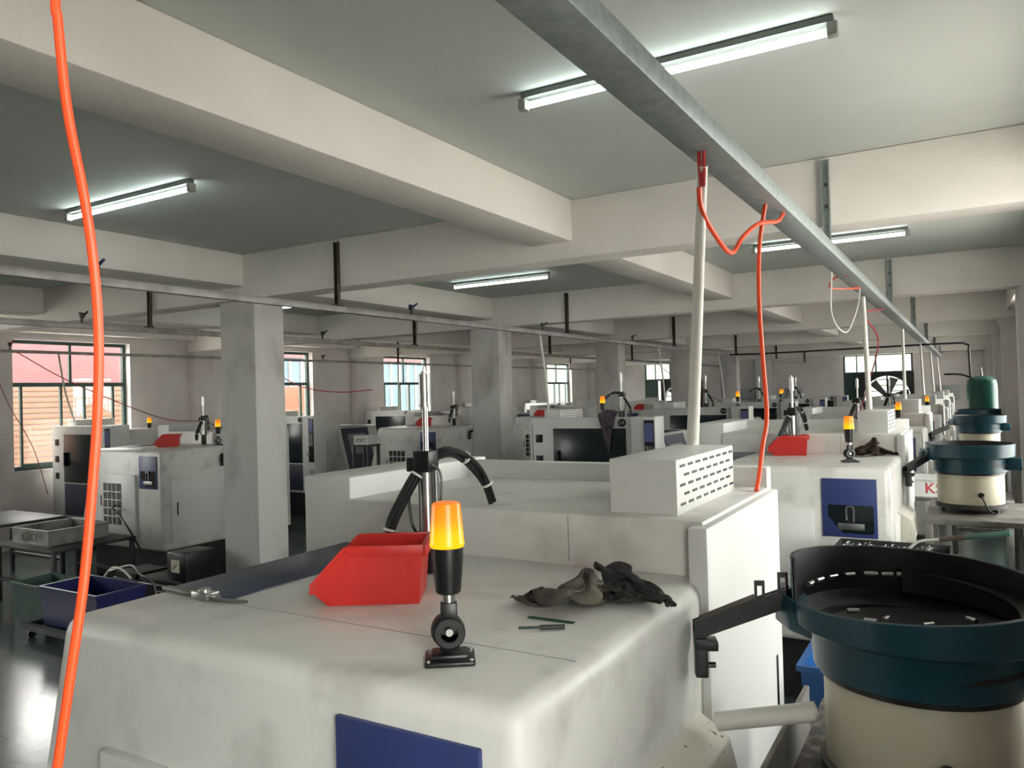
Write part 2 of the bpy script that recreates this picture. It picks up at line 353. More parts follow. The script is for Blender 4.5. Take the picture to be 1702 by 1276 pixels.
# ================================================================== MACHINES
MLAB = 'white machine tool'
def make_machine(front=False):
    r = thing('machine_tool', MLAB, 'machine')
    MB().box(-1.40, .10, 0, -.06, 1.70, .45, .01).build('base', 'black_metal', r)
    MB().prism([(0, .4), (0, 1.5), (-1.28, 1.5), (-1.58, .4)], 'y', 0, 1.06, .045, 5).build('rear_hood', 'soiled_paint', r)
    MB().box(-1.27, .975, .4, 0, 1.76, 1.65, .012).build('upper_housing', 'soiled_paint', r)
    MB().box(-1.27, .2490, 1.4992, -.03, .2515, 1.5006).build('seam', 'grey_panel', r, None)
    MB().box(-.402, .9735, 1.51, -.399, .976, 1.64).build('seam', 'grey_panel', r, None)
    # control cabinet at the front right corner
    if front: cx0, cx1, cw, cyy = -1.525, -1.515, -1.405, 1.60
    else: cx0, cx1, cw, cyy = -1.475, -1.466, -1.335, .99
    cb = MB().box(cx0, cyy, .45, -1.255, 1.88, 1.726, .008).build('control_cabinet', 'white_paint', r)
    MB().box(cx1, 1.875, .95, cw, 1.892, 1.69, .004).build('control_panel', 'black_plastic', cb)
    MB().box(cx1+.01, 1.89, 1.46, cw-.01, 1.896, 1.66).build('display', 'screen', cb, None)
    MB().box(cx1+.01, 1.89, 1.22, cw-.01, 1.897, 1.42).build('keypad', 'key_grey', cb, None)
    MB().cyl((-1.41, 1.89, 1.08), (-1.41, 1.92, 1.08), .025).build('handwheel', 'grey_panel', cb)
    MB().box(cx1+.015, 1.876, .70, cw-.015, 1.884, .82, .002).build('plate', 'grey_panel', cb)
    # blue end door
    bd = MB().box(-1.262, .28, 1.497, -1.005, .972, 1.504, .002)
    def sl(z): return -1.28-.30*(1.5-z)/1.1
    bd.prism([(sl(1.47)-.010, 1.47), (sl(1.47)+.01, 1.47), (sl(.62)+.01, .62), (sl(.62)-.010, .62)], 'y', .28, .985)
    d = bd.build('end_door', 'slate_paint', r, 30)
    MB().prism([(sl(1.36)-.014, 1.36), (sl(1.36), 1.36), (sl(1.0), 1.0), (sl(1.0)-.014, 1.0)], 'y', .42, .86).build('door_window', 'grey_panel', d, None)
    # rear: grille door and blue viewing panel
    gd = MB().box(-1.09, -.026, .53, -.44, .01, 1.225, .006).build('grille_door', 'white_paint', r)
    g = MB().box(-1.02, -.029, .66, -.69, -.02, 1.12).build('grille', 'black_metal', gd, None)
    gb = MB()
    for k in range(1, 4): gb.box(-1.02+.0825*k-.006, -.033, .66, -1.02+.0825*k+.006, -.027, 1.12)
    for k in range(1, 5): gb.box(-1.02, -.033, .66+.092*k-.006, -.69, -.027, .66+.092*k+.006)
    for cx in (-.96, -.77):
        for cz in (.80, .98): gb.box(cx-.045, -.034, cz-.05, cx+.045, -.0275, cz-.038).box(cx-.045, -.034, cz+.038, cx+.045, -.0275, cz+.05)
    gb.build('grille_bar', 'white_paint', g, None)
    MB().box(-1.075, -.032, .86, -1.06, -.024, .98, .003).build('latch', 'dark_steel', gd)
    bp = MB().box(-.388, -.010, 1.075, -.078, .01, 1.43, .003).build('blue_panel', 'blue_paint', r)
    MB().prism([(-.345, 1.27), (-.105, 1.27), (-.098, 1.26), (-.098, 1.11), (-.105, 1.10), (-.27, 1.10), (-.352, 1.20), (-.352, 1.265)], 'y', -.013, -.008).build('viewing_window', 'dark_glass', bp, None)
    MB().box(-.30, -.016, 1.12, -.15, -.012, 1.16, .002).tube([(-.25, -.016, 1.18), (-.25, -.018, 1.25), (-.23, -.018, 1.262), (-.21, -.018, 1.25), (-.21, -.016, 1.17)], .006, 6).build('fitting', 'dull_steel', bp)
    # feed end
    ep = MB().box(-.03, .93, .42, .022, 1.80, 1.638, .006).build('end_panel', 'white_paint', r)
    MB().box(.015, 1.69, .88, .025, 1.715, 1.08, .004).build('handle', 'black_plastic', ep)
    cp_ = MB().box(-.01, .10, .49, .012, .80, 1.16, .005).build('side_door', 'white_paint', r)
    MB().box(.008, .17, .78, .016, .185, .92).build('handle', 'black_plastic', cp_)
    MB().prism([(-.01, 1.185), (.075, 1.125), (.10, 1.02), (.05, .93), (-.01, .90)], 'y', .45, .90, .005).build('discharge_chute', 'chip_paint', r)
    # front
    ff = MB().box(-1.262, 1.74, .42, 0, 1.80, 1.72, .008).build('front_frame', 'white_paint', r)
    for z in (1.44, 1.20, .96): MB().box(-.145, 1.795, z, -.055, 1.806, z+.09, .003).build('switch_plate', 'black_plastic', ff)
    dr = MB().box(-1.165, 1.795, .92, -.285, 1.812, 1.60, .006).build('front_door', 'door_dark', r)
    MB().box(-.36, 1.81, 1.15, -.33, 1.845, 1.35, .008).build('handle', 'black_plastic', dr)
    MB().box(-1.165, 1.795, .45, -.285, 1.808, .90, .004).build('lower_panel', 'slate_paint', r)
    MB().cyl((-1.125, 1.80, 1.660), (-1.125, 1.812, 1.660), .045, n=24).build('number_badge', 'sign_dark', r)
    # vent box on top
    vb = MB().box(-.29, 1.03, 1.649, -.088, 1.63, 1.805, .004).build('vent_box', 'white_paint', r)
    sl_ = MB()
    for row in range(5):
        m_ = 8 if row % 2 == 0 else 7
        for k in range(m_):
            y = 1.03+.05+(.0735*k)+(.036 if row % 2 else 0); z = 1.785-row*.027
            sl_.box(-.090, y-.022, z-.0038, -.0868, y+.024, z+.0038)
            sl_.box(-.2912, y-.022, z-.0028, -.2885, y+.022, z+.0028)
    sl_.build('vent_slot', 'black_plastic', vb, None)
    return r
M0 = make_machine()
M1 = make_machine(True)
A_POS = [(-.615, 1.05), (-.41, 5.10), (-.41, 9.15), (-.37, 13.2), (-.35, 17.25), (-.33, 21.3)]
GA = 'right row of machine tools seen from behind'
A_LAB = ['nearest white machine tool filling the foreground, red bin and amber beacon on top',
         'white machine tool directly behind the nearest one, blue viewing panel in full view',
         'third white machine tool of the right row, small red bin and lit beacon on top',
         'fourth white machine tool of the right row, below the fan window',
         'fifth white machine tool of the right row, mostly hidden by the one before it',
         'farthest white machine tool of the right row, by the end wall']
machines = []
M0.location = (*A_POS[0], 0); M0['label'] = A_LAB[0]; M0['group'] = GA; machines.append(M0)
for (x, y), l in zip(A_POS[1:], A_LAB[1:]): machines.append(dup(M0, l, (x, y, 0), 0, GA))
B_POS = [(-4.35, 7.80, '3-5'), (-4.33, 11.75, '3-4'), (-4.32, 15.3, '3-3'), (-4.30, 18.7, '3-2'), (-4.30, 22.4, '3-1')]
def badge(m, s):
    o = text_mesh('badge_number', s, .042, 'letter_white', None, face_mtx((-1.125, 1.813, 1.660), PI), .001)
    for c in m.children:
        if c.name.startswith('number_badge'): o.parent = c
badges = []
for x, y, s in B_POS:
    lb = 'white machine tool with dark front door and round %s badge' % s
    if s == '3-5': m = M1; m['label'] = lb; m['group'] = 'middle row of machine tools facing the camera'; m.location = (x, y+1.80, 0); m.rotation_euler = (0, 0, PI)
    else: m = dup(M1, lb, (x, y+1.80, 0), PI, 'middle row of machine tools facing the camera')
    badges.append((m, s))
C_POS = [(-7.50, 5.26, 'white machine tool left of the nearest square column, grille door and side door in view'),
         (-7.28, 10.05, 'white machine tool left of the second column, red bin and amber beacon on top'),
         (-7.25, 14.6, 'white machine tool just right of the second column, half hidden behind the 3-5 machine'),
         (-7.25, 18.8, 'white machine tool with a red bin just right of the third column, far back')]
for x, y, l in C_POS:
    m = dup(M0, l, (x, y, 0), 0, 'left row of machine tools seen from behind')
    for c in list(m.children):                       # these have no chute on the side door
        if c.name.startswith('discharge_chute'): bpy.data.objects.remove(c)
D_POS = [(-11.47, 6.30, 'grey white machine tool under the leftmost window, dark door open to view'),
         (-11.02, 9.60, 'machine tool with blue end door and tall control panel, right of the nearest column'),
         (-11.40, 13.0, 'machine tool by the left wall with white switch panel and three black plates'),
         (-11.40, 16.6, 'machine tool by the left wall behind the second column'),
         (-11.40, 20.1, 'farthest machine tool along the left wall')]
for x, y, l in D_POS: dup(M1, l, (x, y+1.80, 0), PI, 'machine tools along the left wall')
for m, s in badges: badge(m, s)

# ================================================================== WARNING BEACONS
def beacon_bracket(r):
    mb = MB().lathe([(.016, .007), (.0165, .020), (.027, .020), (.030, .017), (.030, -.002), (0, -.002), (0, .007)], n=32)
    mb.xf(Matrix.Translation((0, 0, .056)) @ Matrix.Rotation(PI/2, 4, 'X'))
    mb.box(-.018, .000, .014, .018, .014, .052, .003).cyl((-.004, .000, .056), (-.004, .018, .056), .031, n=28)
    mb.build('bracket', 'black_plastic', r)
def make_beacon(lit=True):
    r = thing('warning_beacon', '', 'warning light')
    b = MB().box(-.047, -.040, 0, .047, .040, .010, .004, 3).prism([(-.034, -.027), (.034, -.027), (.034, .027), (-.034, .027)], 'z', .009, .018, .003)
    b.build('base_plate', 'black_plastic', r)
    for sx in (-.040, .040):
        for sy in (-.033, .033): MB().cyl((sx, sy, .010), (sx, sy, .0125), .004, n=10).build('screw', 'steel', r)
    beacon_bracket(r)
    MB().cyl((0, -.014, .056), (0, -.008, .056), .007, n=16).build('pivot_screw', 'steel', r)
    MB().box(-.016, -.016, .074, .016, .010, .112, .004).build('stem', 'black_plastic', r)
    MB().cyl((0, 0, .105), (0, 0, .132), .0125, n=20).build('tube', 'steel', r)
    MB().lathe([(0, .128), (.021, .128), (.024, .131), (.0300, .195), (.0305, .217), (0, .217)]).build('lamp_housing', 'black_plastic', r)
    MB().lathe([(0, .214), (.0318, .215), (.0335, .220), (.0325, .224), (.0275, .292), (.0262, .297), (.022, .299), (0, .299)], n=40).build('lens', 'amber_lit' if lit else 'amber_dull', r)
    return r
BE = make_beacon(); BE.location = (-.858, 1.199, 1.5005); BE.rotation_euler = (0, 0, .62)
BE['label'] = 'glowing amber beacon on a black bracket, standing on the nearest machine'; BE['group'] = 'amber warning beacons'
def bcn(x, y, z, l, rz=.5): dup(BE, l, (x, y, z), rz, 'amber warning beacons')
bcn(-.672, 5.43, 1.5005, 'lit amber beacon on the second machine, in front of a crumpled brown rag')
bcn(-.66, 9.42, 1.5005, 'lit amber beacon on the third machine of the right row, beside its small red bin')
bcn(-.545, 13.5, 1.5005, 'lit amber beacon on the fourth machine of the right row')
bcn(-7.58, 6.06, 1.5005, 'lit amber beacon on the machine beside the nearest column', 1.2)
bcn(-7.98, 10.62, 1.5005, 'lit amber beacon behind the red bin on the machine left of the second column')
bcn(-3.78, 8.55, 1.6505, 'yellow lit beacon on top of the machine with the 3-5 badge')
bcn(-3.20, 12.6, 1.6505, 'orange beacon on top of the machine with the 3-4 badge')
bcn(-10.90, 7.45, 1.5005, 'dim orange beacon on the machine under the leftmost window')
bcn(-3.25, 16.2, 1.6505, 'orange beacon on top of the machine with the 3-3 badge')
bcn(-3.9, 19.6, 1.6505, 'pale yellow beacon on top of the machine with the 3-2 badge')

# ================================================================== RED PICKING BINS
def make_bin():
    r = thing('parts_bin', '', 'bin')
    L, Hh, Wd = .255, .140, .165; t = .004
    prof = [(.012, 0), (.232, 0), (.268, .030), (.262, .058), (.185, Hh), (.0, Hh)]
    mb = MB()
    for y in (0, Wd-t): mb.prism([(x, z) for x, z in prof], 'y', y, y+t)
    mb.prism([(.012, 0), (.232, 0), (.232, t), (.012, t)], 'y', t, Wd-t)
    mb.prism([(.0, Hh), (.012, 0), (.016, 0), (.005, Hh)], 'y', t, Wd-t)
    mb.prism([(.232, 0), (.268, .030), (.262, .058), (.258, .057), (.263, .031), (.230, .004)], 'y', t, Wd-t)
    mb.build('body', 'red_plastic', r, 25)
    rim = MB()
    for y in (-.007, Wd): rim.prism([(-.006, Hh-.022), (.180, Hh-.022), (.190, Hh-.002), (.186, Hh+.003), (-.006, Hh+.003)], 'y', y, y+.007, .0015)
    rim.box(-.012, -.007, Hh-.024, .0, Wd+.007, Hh+.003, .0015)
    for y in (-.005, Wd): rim.prism([(.186, Hh), (.192, Hh), (.274, .054), (.276, .030), (.268, .030), (.264, .056)], 'y', y, y+.005)
    rim.build('rim', 'red_plastic', r)
    rb = MB()
    for y in (-.0035, Wd):
        for x in (.030, .052, .185, .200): rb.box(x, y, .004, x+.004, y+.0035, Hh-.022 if x < .1 else .118)
    rb.build('rib', 'red_plastic', r, None)
    return r
BI = make_bin(); BI.location = (-1.148, 1.503, 1.5005); BI.rotation_euler = (0, 0, math.radians(180+30.7))
BI.scale = (1, -1, 1)
BI['label'] = 'large red plastic hopper bin beside the amber beacon on the nearest machine'; BI['group'] = 'red parts bins on machine tops'
def rbin(x, y, z, rz, l):
    c = dup(BI, l, (x, y, z), rz, 'red parts bins on machine tops'); return c
rbin(-1.005, 5.885, 1.5005, math.radians(180+12), 'red hopper bin on the second machine, left of its beacon')
rbin(-.80, 9.75, 1.5005, math.radians(180+20), 'small red bin on the third machine of the right row')
rbin(-7.93, 5.80, 1.5005, math.radians(180+48), 'red bin on the machine left of the nearest column')
rbin(-7.84, 10.60, 1.5005, math.radians(180+38), 'red bin on the machine left of the second column')
rbin(-7.95, 14.95, 1.5005, math.radians(180+30), 'red bin holding a black glove, between the second column and the 3-5 machine')
rbin(-7.35, 19.3, 1.5005, math.radians(180+20), 'red bin far back, right of the third column')

# ================================================================== RAGS
def make_rag(q, n, m, label, loc, rz, sx, sz):
    # crumpled cloth: the settled sheet as n x n points in millimetres, centred on its footprint
    P = [Vector((q[i], q[i+1], q[i+2]))/1000 for i in range(0, len(q), 3)]
    R_ = Matrix.Rotation(rz, 3, 'Z'); P = [R_ @ p for p in P]
    mx = [(min(p[k] for p in P)+max(p[k] for p in P))/2 for k in (0, 1)]; mz = min(p.z for p in P)
    P = [Vector(((p.x-mx[0])*sx, (p.y-mx[1])*sx, (p.z-mz)*sz+.0035)) for p in P]
    mb = MB(); V = [mb.bm.verts.new(p) for p in P]
    for i in range(n-1):
        for j in range(n-1): mb.bm.faces.new((V[i*n+j], V[(i+1)*n+j], V[(i+1)*n+j+1], V[i*n+j+1]))
    o = mb.build('rag', m, None, 0)
    for p in o.data.polygons: p.use_smooth = True
    k = o.modifiers.new('thickness', 'SOLIDIFY'); k.thickness = .0022; k.offset = 0
    k = o.modifiers.new('smooth', 'SUBSURF'); k.levels = 1; k.render_levels = 1
    o.location = loc
    return tag(o, label, 'rag')
RAG_A = [
-118, -83, 24, -117, -78, 30, -114, -72, 33, -112, -66, 30, -111, -62, 25, -114, -59, 20, -116, -57, 15, -114, -53, 12, -111, -51, 14, -108, -51, 18, -104, -51, 20, -99, -51, 21, -96, -55, 19, -92,
-55, 22, -92, -51, 24, -90, -45, 24, -88, -47, 29, -84, -52, 28, -84, -50, 33, -79, -46, 37, -82, -52, 38, -78, -58, 37, -80, -60, 42, -75, -64, 43, -71, -66, 48, -67, -65, 52, -62, -64, 55, -58,
-60, 57, -54, -63, 60, -53, -69, 62, -52, -76, 62, -50, -82, 62, -46, -87, 62, -42, -90, 63, -41, -97, 62, -42, -102, 60, -42, -106, 57, -41, -106, 52, -41, -109, 47, -40, -113, 42, -111, -88, 30,
-107, -82, 32, -105, -76, 29, -108, -73, 23, -114, -70, 20, -112, -68, 15, -109, -64, 12, -106, -59, 9, -104, -54, 8, -102, -50, 9, -99, -47, 11, -95, -45, 14, -91, -45, 17, -86, -47, 19, -83, -52,
19, -80, -50, 24, -79, -44, 26, -77, -45, 32, -74, -50, 29, -73, -55, 33, -71, -51, 40, -76, -52, 46, -71, -57, 48, -65, -61, 49, -60, -64, 47, -55, -65, 51, -49, -62, 53, -48, -68, 55, -48, -73, 56,
-42, -76, 59, -40, -82, 60, -38, -87, 57, -35, -92, 55, -34, -97, 54, -34, -103, 53, -33, -109, 51, -33, -114, 50, -36, -118, 50, -40, -121, 47, -38, -125, 42, -104, -93, 32, -100, -86, 30, -106,
-83, 25, -110, -80, 20, -109, -75, 16, -105, -70, 18, -103, -65, 18, -101, -59, 16, -98, -58, 10, -96, -55, 7, -93, -51, 6, -91, -52, 12, -87, -48, 11, -82, -47, 12, -79, -44, 17, -74, -44, 21, -70,
-44, 26, -67, -45, 32, -67, -49, 36, -67, -55, 39, -74, -61, 40, -68, -56, 43, -59, -54, 42, -53, -55, 47, -48, -59, 48, -43, -64, 49, -39, -69, 52, -40, -77, 54, -41, -82, 54, -46, -86, 54, -40,
-88, 50, -38, -93, 46, -37, -98, 45, -37, -104, 44, -37, -109, 41, -36, -115, 39, -33, -120, 37, -29, -124, 41, -26, -127, 46, -26, -130, 51, -97, -97, 32, -100, -94, 27, -103, -90, 21, -105, -86,
15, -104, -80, 11, -102, -74, 10, -98, -68, 11, -95, -63, 11, -91, -61, 14, -88, -58, 10, -86, -56, 4, -82, -53, 7, -83, -56, 13, -78, -54, 17, -73, -51, 18, -67, -48, 19, -64, -51, 24, -59, -51, 29,
-61, -57, 32, -68, -60, 30, -64, -60, 35, -57, -63, 38, -52, -64, 44, -51, -65, 37, -48, -71, 41, -44, -75, 44, -40, -80, 47, -47, -84, 45, -48, -90, 45, -48, -96, 44, -46, -100, 48, -44, -106, 48,
-49, -108, 43, -48, -113, 41, -47, -120, 40, -45, -127, 40, -43, -133, 41, -36, -137, 42, -40, -134, 48, -42, -131, 53, -88, -101, 28, -91, -97, 22, -95, -96, 17, -94, -89, 16, -93, -83, 14, -92,
-80, 9, -92, -76, 4, -92, -75, 10, -89, -71, 6, -84, -68, 3, -80, -65, 8, -76, -62, 3, -73, -58, 6, -71, -53, 8, -65, -56, 11, -59, -57, 15, -57, -61, 21, -60, -64, 26, -56, -69, 26, -58, -68, 34,
-59, -72, 41, -61, -74, 47, -56, -80, 43, -58, -76, 48, -53, -72, 56, -52, -78, 58, -55, -81, 51, -57, -88, 53, -59, -96, 53, -58, -102, 54, -58, -109, 55, -56, -116, 56, -52, -120, 55, -48, -125,
55, -43, -129, 56, -47, -134, 58, -43, -140, 59, -39, -144, 61, -31, -139, 62, -27, -134, 63, -77, -105, 23, -81, -103, 17, -84, -100, 12, -84, -94, 9, -81, -90, 10, -82, -89, 4, -79, -83, 2, -78,
-78, 7, -77, -75, 12, -72, -71, 10, -66, -71, 4, -64, -68, 10, -68, -65, 15, -75, -64, 15, -73, -60, 23, -66, -63, 27, -71, -67, 22, -69, -74, 23, -71, -72, 30, -72, -70, 38, -74, -76, 43, -75, -82,
46, -70, -86, 53, -63, -87, 61, -70, -82, 59, -68, -84, 65, -61, -88, 68, -55, -93, 69, -50, -98, 68, -46, -103, 67, -42, -109, 67, -39, -116, 67, -36, -122, 68, -37, -128, 71, -39, -135, 74, -32,
-132, 73, -25, -133, 70, -25, -137, 75, -22, -142, 80, -19, -148, 76, -65, -109, 17, -69, -107, 11, -71, -103, 6, -71, -97, 3, -69, -98, 10, -68, -91, 9, -65, -90, 2, -62, -83, 3, -69, -86, 6, -76,
-86, 8, -73, -81, 12, -72, -76, 18, -81, -73, 17, -82, -73, 23, -75, -75, 22, -80, -69, 26, -82, -72, 32, -79, -76, 37, -74, -81, 42, -67, -84, 38, -60, -86, 41, -58, -92, 47, -60, -99, 48, -65, -94,
46, -71, -98, 52, -71, -102, 58, -67, -106, 64, -64, -110, 68, -59, -114, 73, -55, -117, 77, -50, -120, 81, -44, -124, 84, -39, -127, 88, -32, -129, 90, -26, -131, 89, -19, -134, 87, -12, -135, 85,
-6, -138, 83, -2, -144, 81, 1, -151, 81, -54, -110, 12, -58, -110, 5, -59, -103, 5, -59, -96, 2, -57, -92, 7, -59, -100, 10, -61, -94, 15, -55, -89, 13, -63, -91, 18, -69, -94, 18, -71, -91, 21, -77,
-90, 16, -73, -83, 17, -79, -85, 24, -82, -82, 30, -74, -81, 29, -77, -85, 35, -80, -91, 37, -75, -96, 41, -66, -99, 40, -60, -101, 39, -52, -99, 36, -58, -104, 35, -62, -109, 40, -68, -113, 45, -61,
-114, 50, -60, -119, 55, -58, -124, 60, -53, -127, 66, -49, -132, 70, -46, -136, 75, -42, -141, 79, -37, -145, 83, -31, -148, 86, -24, -150, 88, -18, -151, 84, -13, -152, 90, -8, -154, 95, -1, -153,
99, 8, -152, 100, -48, -113, 4, -48, -110, 9, -49, -105, 3, -52, -100, 8, -46, -96, 8, -49, -94, 12, -53, -100, 14, -60, -98, 14, -58, -100, 21, -61, -92, 22, -64, -87, 15, -67, -89, 22, -76, -86,
26, -72, -78, 25, -70, -86, 29, -80, -89, 31, -76, -97, 34, -69, -92, 34, -66, -99, 34, -66, -106, 30, -59, -101, 27, -61, -107, 32, -58, -116, 34, -62, -121, 37, -56, -117, 41, -56, -124, 45, -54,
-130, 50, -51, -135, 55, -48, -140, 61, -43, -144, 66, -36, -146, 69, -29, -148, 72, -24, -151, 78, -24, -159, 79, -19, -164, 83, -12, -166, 87, -4, -166, 91, 3, -166, 94, 11, -163, 97, 14, -162, 89,
-43, -107, 3, -40, -110, 8, -43, -106, 10, -44, -102, 4, -49, -103, 10, -49, -101, 17, -51, -96, 21, -53, -93, 14, -54, -91, 21, -58, -87, 15, -61, -89, 22, -63, -82, 27, -69, -79, 21, -66, -85, 29,
-70, -85, 37, -69, -88, 29, -68, -98, 27, -60, -94, 30, -61, -101, 24, -61, -107, 19, -60, -111, 27, -56, -117, 29, -61, -123, 28, -54, -122, 32, -50, -125, 38, -50, -132, 42, -48, -139, 47, -44,
-143, 53, -41, -148, 58, -37, -153, 63, -32, -156, 69, -25, -159, 71, -17, -159, 72, -15, -166, 74, -9, -167, 78, -1, -168, 81, 7, -169, 84, 15, -168, 88, 22, -166, 92, 26, -156, 91, -36, -102, 2,
-33, -104, 8, -37, -99, 8, -40, -102, 13, -44, -96, 14, -40, -99, 18, -42, -92, 19, -49, -91, 22, -50, -85, 16, -54, -91, 24, -57, -82, 27, -60, -82, 19, -62, -79, 28, -63, -78, 37, -64, -85, 31,
-61, -91, 34, -59, -90, 27, -51, -96, 25, -50, -105, 23, -55, -110, 27, -54, -112, 19, -55, -120, 19, -50, -124, 24, -45, -126, 30, -43, -131, 36, -45, -140, 39, -40, -144, 45, -35, -147, 52, -30,
-150, 58, -26, -152, 63, -24, -161, 63, -19, -166, 67, -11, -167, 69, -6, -161, 72, -1, -160, 78, 6, -160, 82, 15, -162, 81, 24, -162, 84, 32, -161, 87, 35, -160, 97, -28, -93, 2, -28, -92, 9, -27,
-98, 14, -31, -95, 18, -33, -92, 11, -39, -92, 8, -47, -89, 8, -40, -87, 14, -38, -87, 22, -46, -82, 27, -48, -81, 18, -52, -75, 24, -54, -72, 34, -54, -80, 29, -54, -85, 39, -49, -91, 36, -47, -94,
28, -46, -98, 37, -46, -108, 35, -43, -109, 25, -44, -117, 23, -44, -122, 17, -40, -129, 20, -38, -134, 26, -35, -139, 31, -32, -145, 37, -28, -143, 44, -23, -145, 52, -18, -150, 55, -16, -156, 58,
-14, -154, 67, -9, -160, 62, -2, -161, 65, 5, -161, 69, 11, -159, 75, 17, -157, 80, 20, -153, 87, 30, -152, 87, 37, -151, 93, 41, -151, 101, -15, -85, 5, -16, -85, 11, -21, -83, 12, -28, -81, 16,
-34, -78, 15, -35, -78, 7, -42, -74, 9, -47, -72, 16, -38, -71, 16, -31, -77, 20, -36, -76, 28, -40, -66, 31, -39, -77, 31, -44, -72, 38, -40, -80, 42, -38, -82, 33, -34, -88, 30, -33, -97, 28, -32,
-106, 28, -30, -114, 29, -30, -115, 20, -29, -123, 20, -29, -124, 29, -25, -130, 32, -21, -136, 36, -18, -144, 33, -16, -150, 39, -14, -156, 46, -6, -154, 46, -2, -152, 53, -8, -145, 58, -1, -148,
59, 6, -148, 63, 12, -148, 67, 18, -147, 73, 23, -144, 80, 28, -142, 87, 33, -141, 95, 36, -143, 104, 35, -148, 113, -13, -69, 7, -8, -71, 12, -15, -68, 15, -21, -65, 17, -22, -68, 10, -28, -64, 12,
-35, -59, 12, -39, -57, 19, -36, -60, 29, -27, -63, 32, -23, -66, 22, -22, -72, 30, -29, -66, 39, -31, -68, 48, -25, -73, 41, -25, -83, 42, -21, -90, 39, -19, -93, 31, -18, -102, 33, -15, -107, 27,
-17, -116, 30, -15, -115, 22, -12, -122, 26, -9, -129, 29, -5, -136, 32, -3, -142, 38, -4, -141, 47, -13, -138, 43, -10, -139, 51, -4, -136, 55, 2, -133, 61, -2, -136, 70, 0, -140, 76, 7, -135, 74,
12, -134, 81, 16, -134, 89, 21, -134, 97, 25, -134, 105, 30, -135, 114, 36, -137, 122, -4, -55, 4, -3, -55, 13, -6, -54, 19, -10, -56, 12, -16, -52, 10, -21, -49, 14, -24, -50, 22, -30, -43, 24, -27,
-46, 33, -18, -49, 28, -15, -57, 34, -11, -64, 40, -17, -58, 46, -17, -64, 54, -16, -73, 54, -11, -79, 49, -9, -81, 40, -5, -89, 37, -2, -97, 35, -8, -103, 40, -4, -107, 34, 0, -113, 26, 4, -120, 25,
6, -125, 32, 6, -130, 40, 0, -129, 46, -5, -127, 54, -11, -130, 58, -20, -137, 63, -14, -135, 70, -9, -128, 73, -5, -124, 77, -2, -127, 84, -3, -135, 86, 2, -138, 92, 8, -141, 98, 14, -143, 105, 20,
-145, 112, 26, -147, 120, 32, -149, 128, -11, -41, 4, -4, -40, 6, -8, -48, 6, -15, -44, 8, -13, -38, 16, -10, -41, 24, -16, -38, 18, -18, -36, 27, -17, -36, 36, -8, -41, 35, -5, -49, 41, -1, -57, 46,
-7, -54, 55, -4, -64, 56, -4, -73, 60, 1, -73, 51, -4, -82, 52, -1, -91, 50, 0, -99, 48, 3, -107, 47, 7, -111, 42, 11, -107, 33, 3, -111, 35, -2, -118, 40, -5, -123, 35, -12, -126, 41, -18, -127, 48,
-23, -124, 57, -17, -123, 63, -16, -122, 70, -20, -122, 77, -16, -124, 84, -13, -126, 91, -7, -128, 97, -1, -130, 102, 5, -133, 108, 11, -135, 114, 17, -137, 121, 24, -139, 128, 33, -139, 135, -13,
-28, 6, -15, -35, 3, -12, -37, 10, -8, -41, 15, -3, -48, 16, -1, -38, 16, -5, -32, 21, -7, -36, 29, -6, -33, 37, -4, -40, 45, 5, -45, 42, 1, -48, 51, 1, -52, 61, 3, -62, 63, 5, -71, 64, 5, -79, 58,
5, -86, 52, 5, -88, 42, 7, -97, 42, 7, -104, 38, 9, -104, 46, 11, -111, 43, 12, -115, 35, 8, -123, 38, 0, -122, 44, -5, -122, 49, -13, -117, 50, -17, -116, 59, -24, -117, 65, -22, -115, 72, -18,
-113, 80, -14, -115, 87, -9, -117, 94, -2, -120, 97, 2, -122, 105, 9, -124, 111, 16, -127, 116, 20, -129, 125, 24, -131, 134, 33, -131, 140, -7, -31, 12, -9, -28, 5, -3, -33, 7, 1, -38, 11, 5, -45,
13, 4, -38, 22, 1, -29, 23, -2, -30, 31, 1, -35, 38, 1, -35, 49, 10, -41, 47, 8, -45, 55, 5, -56, 56, 11, -60, 63, 12, -70, 62, 13, -79, 57, 13, -86, 51, 13, -86, 42, 13, -95, 37, 15, -104, 38, 16,
-101, 47, 17, -107, 40, 14, -115, 42, 7, -118, 44, -1, -114, 44, -6, -115, 51, -12, -114, 57, -12, -121, 63, -14, -113, 64, -14, -109, 71, -10, -109, 78, -6, -113, 84, -4, -111, 92, 1, -113, 99, 8,
-116, 105, 14, -118, 112, 20, -121, 119, 26, -123, 126, 26, -123, 137, 36, -123, 140, -8, -24, 15, -2, -27, 10, 3, -30, 3, 7, -35, 8, 10, -38, 15, 5, -31, 17, 7, -35, 25, 6, -28, 30, 7, -28, 39, 10,
-34, 47, 13, -39, 55, 13, -48, 49, 12, -58, 51, 18, -59, 59, 21, -69, 58, 22, -78, 56, 22, -86, 50, 21, -92, 42, 21, -94, 33, 20, -97, 41, 25, -102, 46, 20, -108, 51, 13, -113, 54, 6, -116, 54, 0,
-109, 51, 0, -116, 58, -6, -122, 56, -5, -114, 63, -8, -120, 69, -4, -112, 69, -1, -110, 75, 2, -108, 83, 5, -107, 91, 8, -107, 99, 12, -108, 107, 18, -110, 115, 24, -112, 122, 30, -115, 130, 27,
-114, 140, 33, -117, 148, -2, -16, 14, 4, -20, 9, 11, -24, 5, 16, -30, 7, 9, -27, 12, 14, -26, 19, 17, -30, 26, 13, -37, 30, 15, -38, 39, 22, -32, 44, 25, -38, 51, 25, -48, 52, 22, -54, 44, 29, -58,
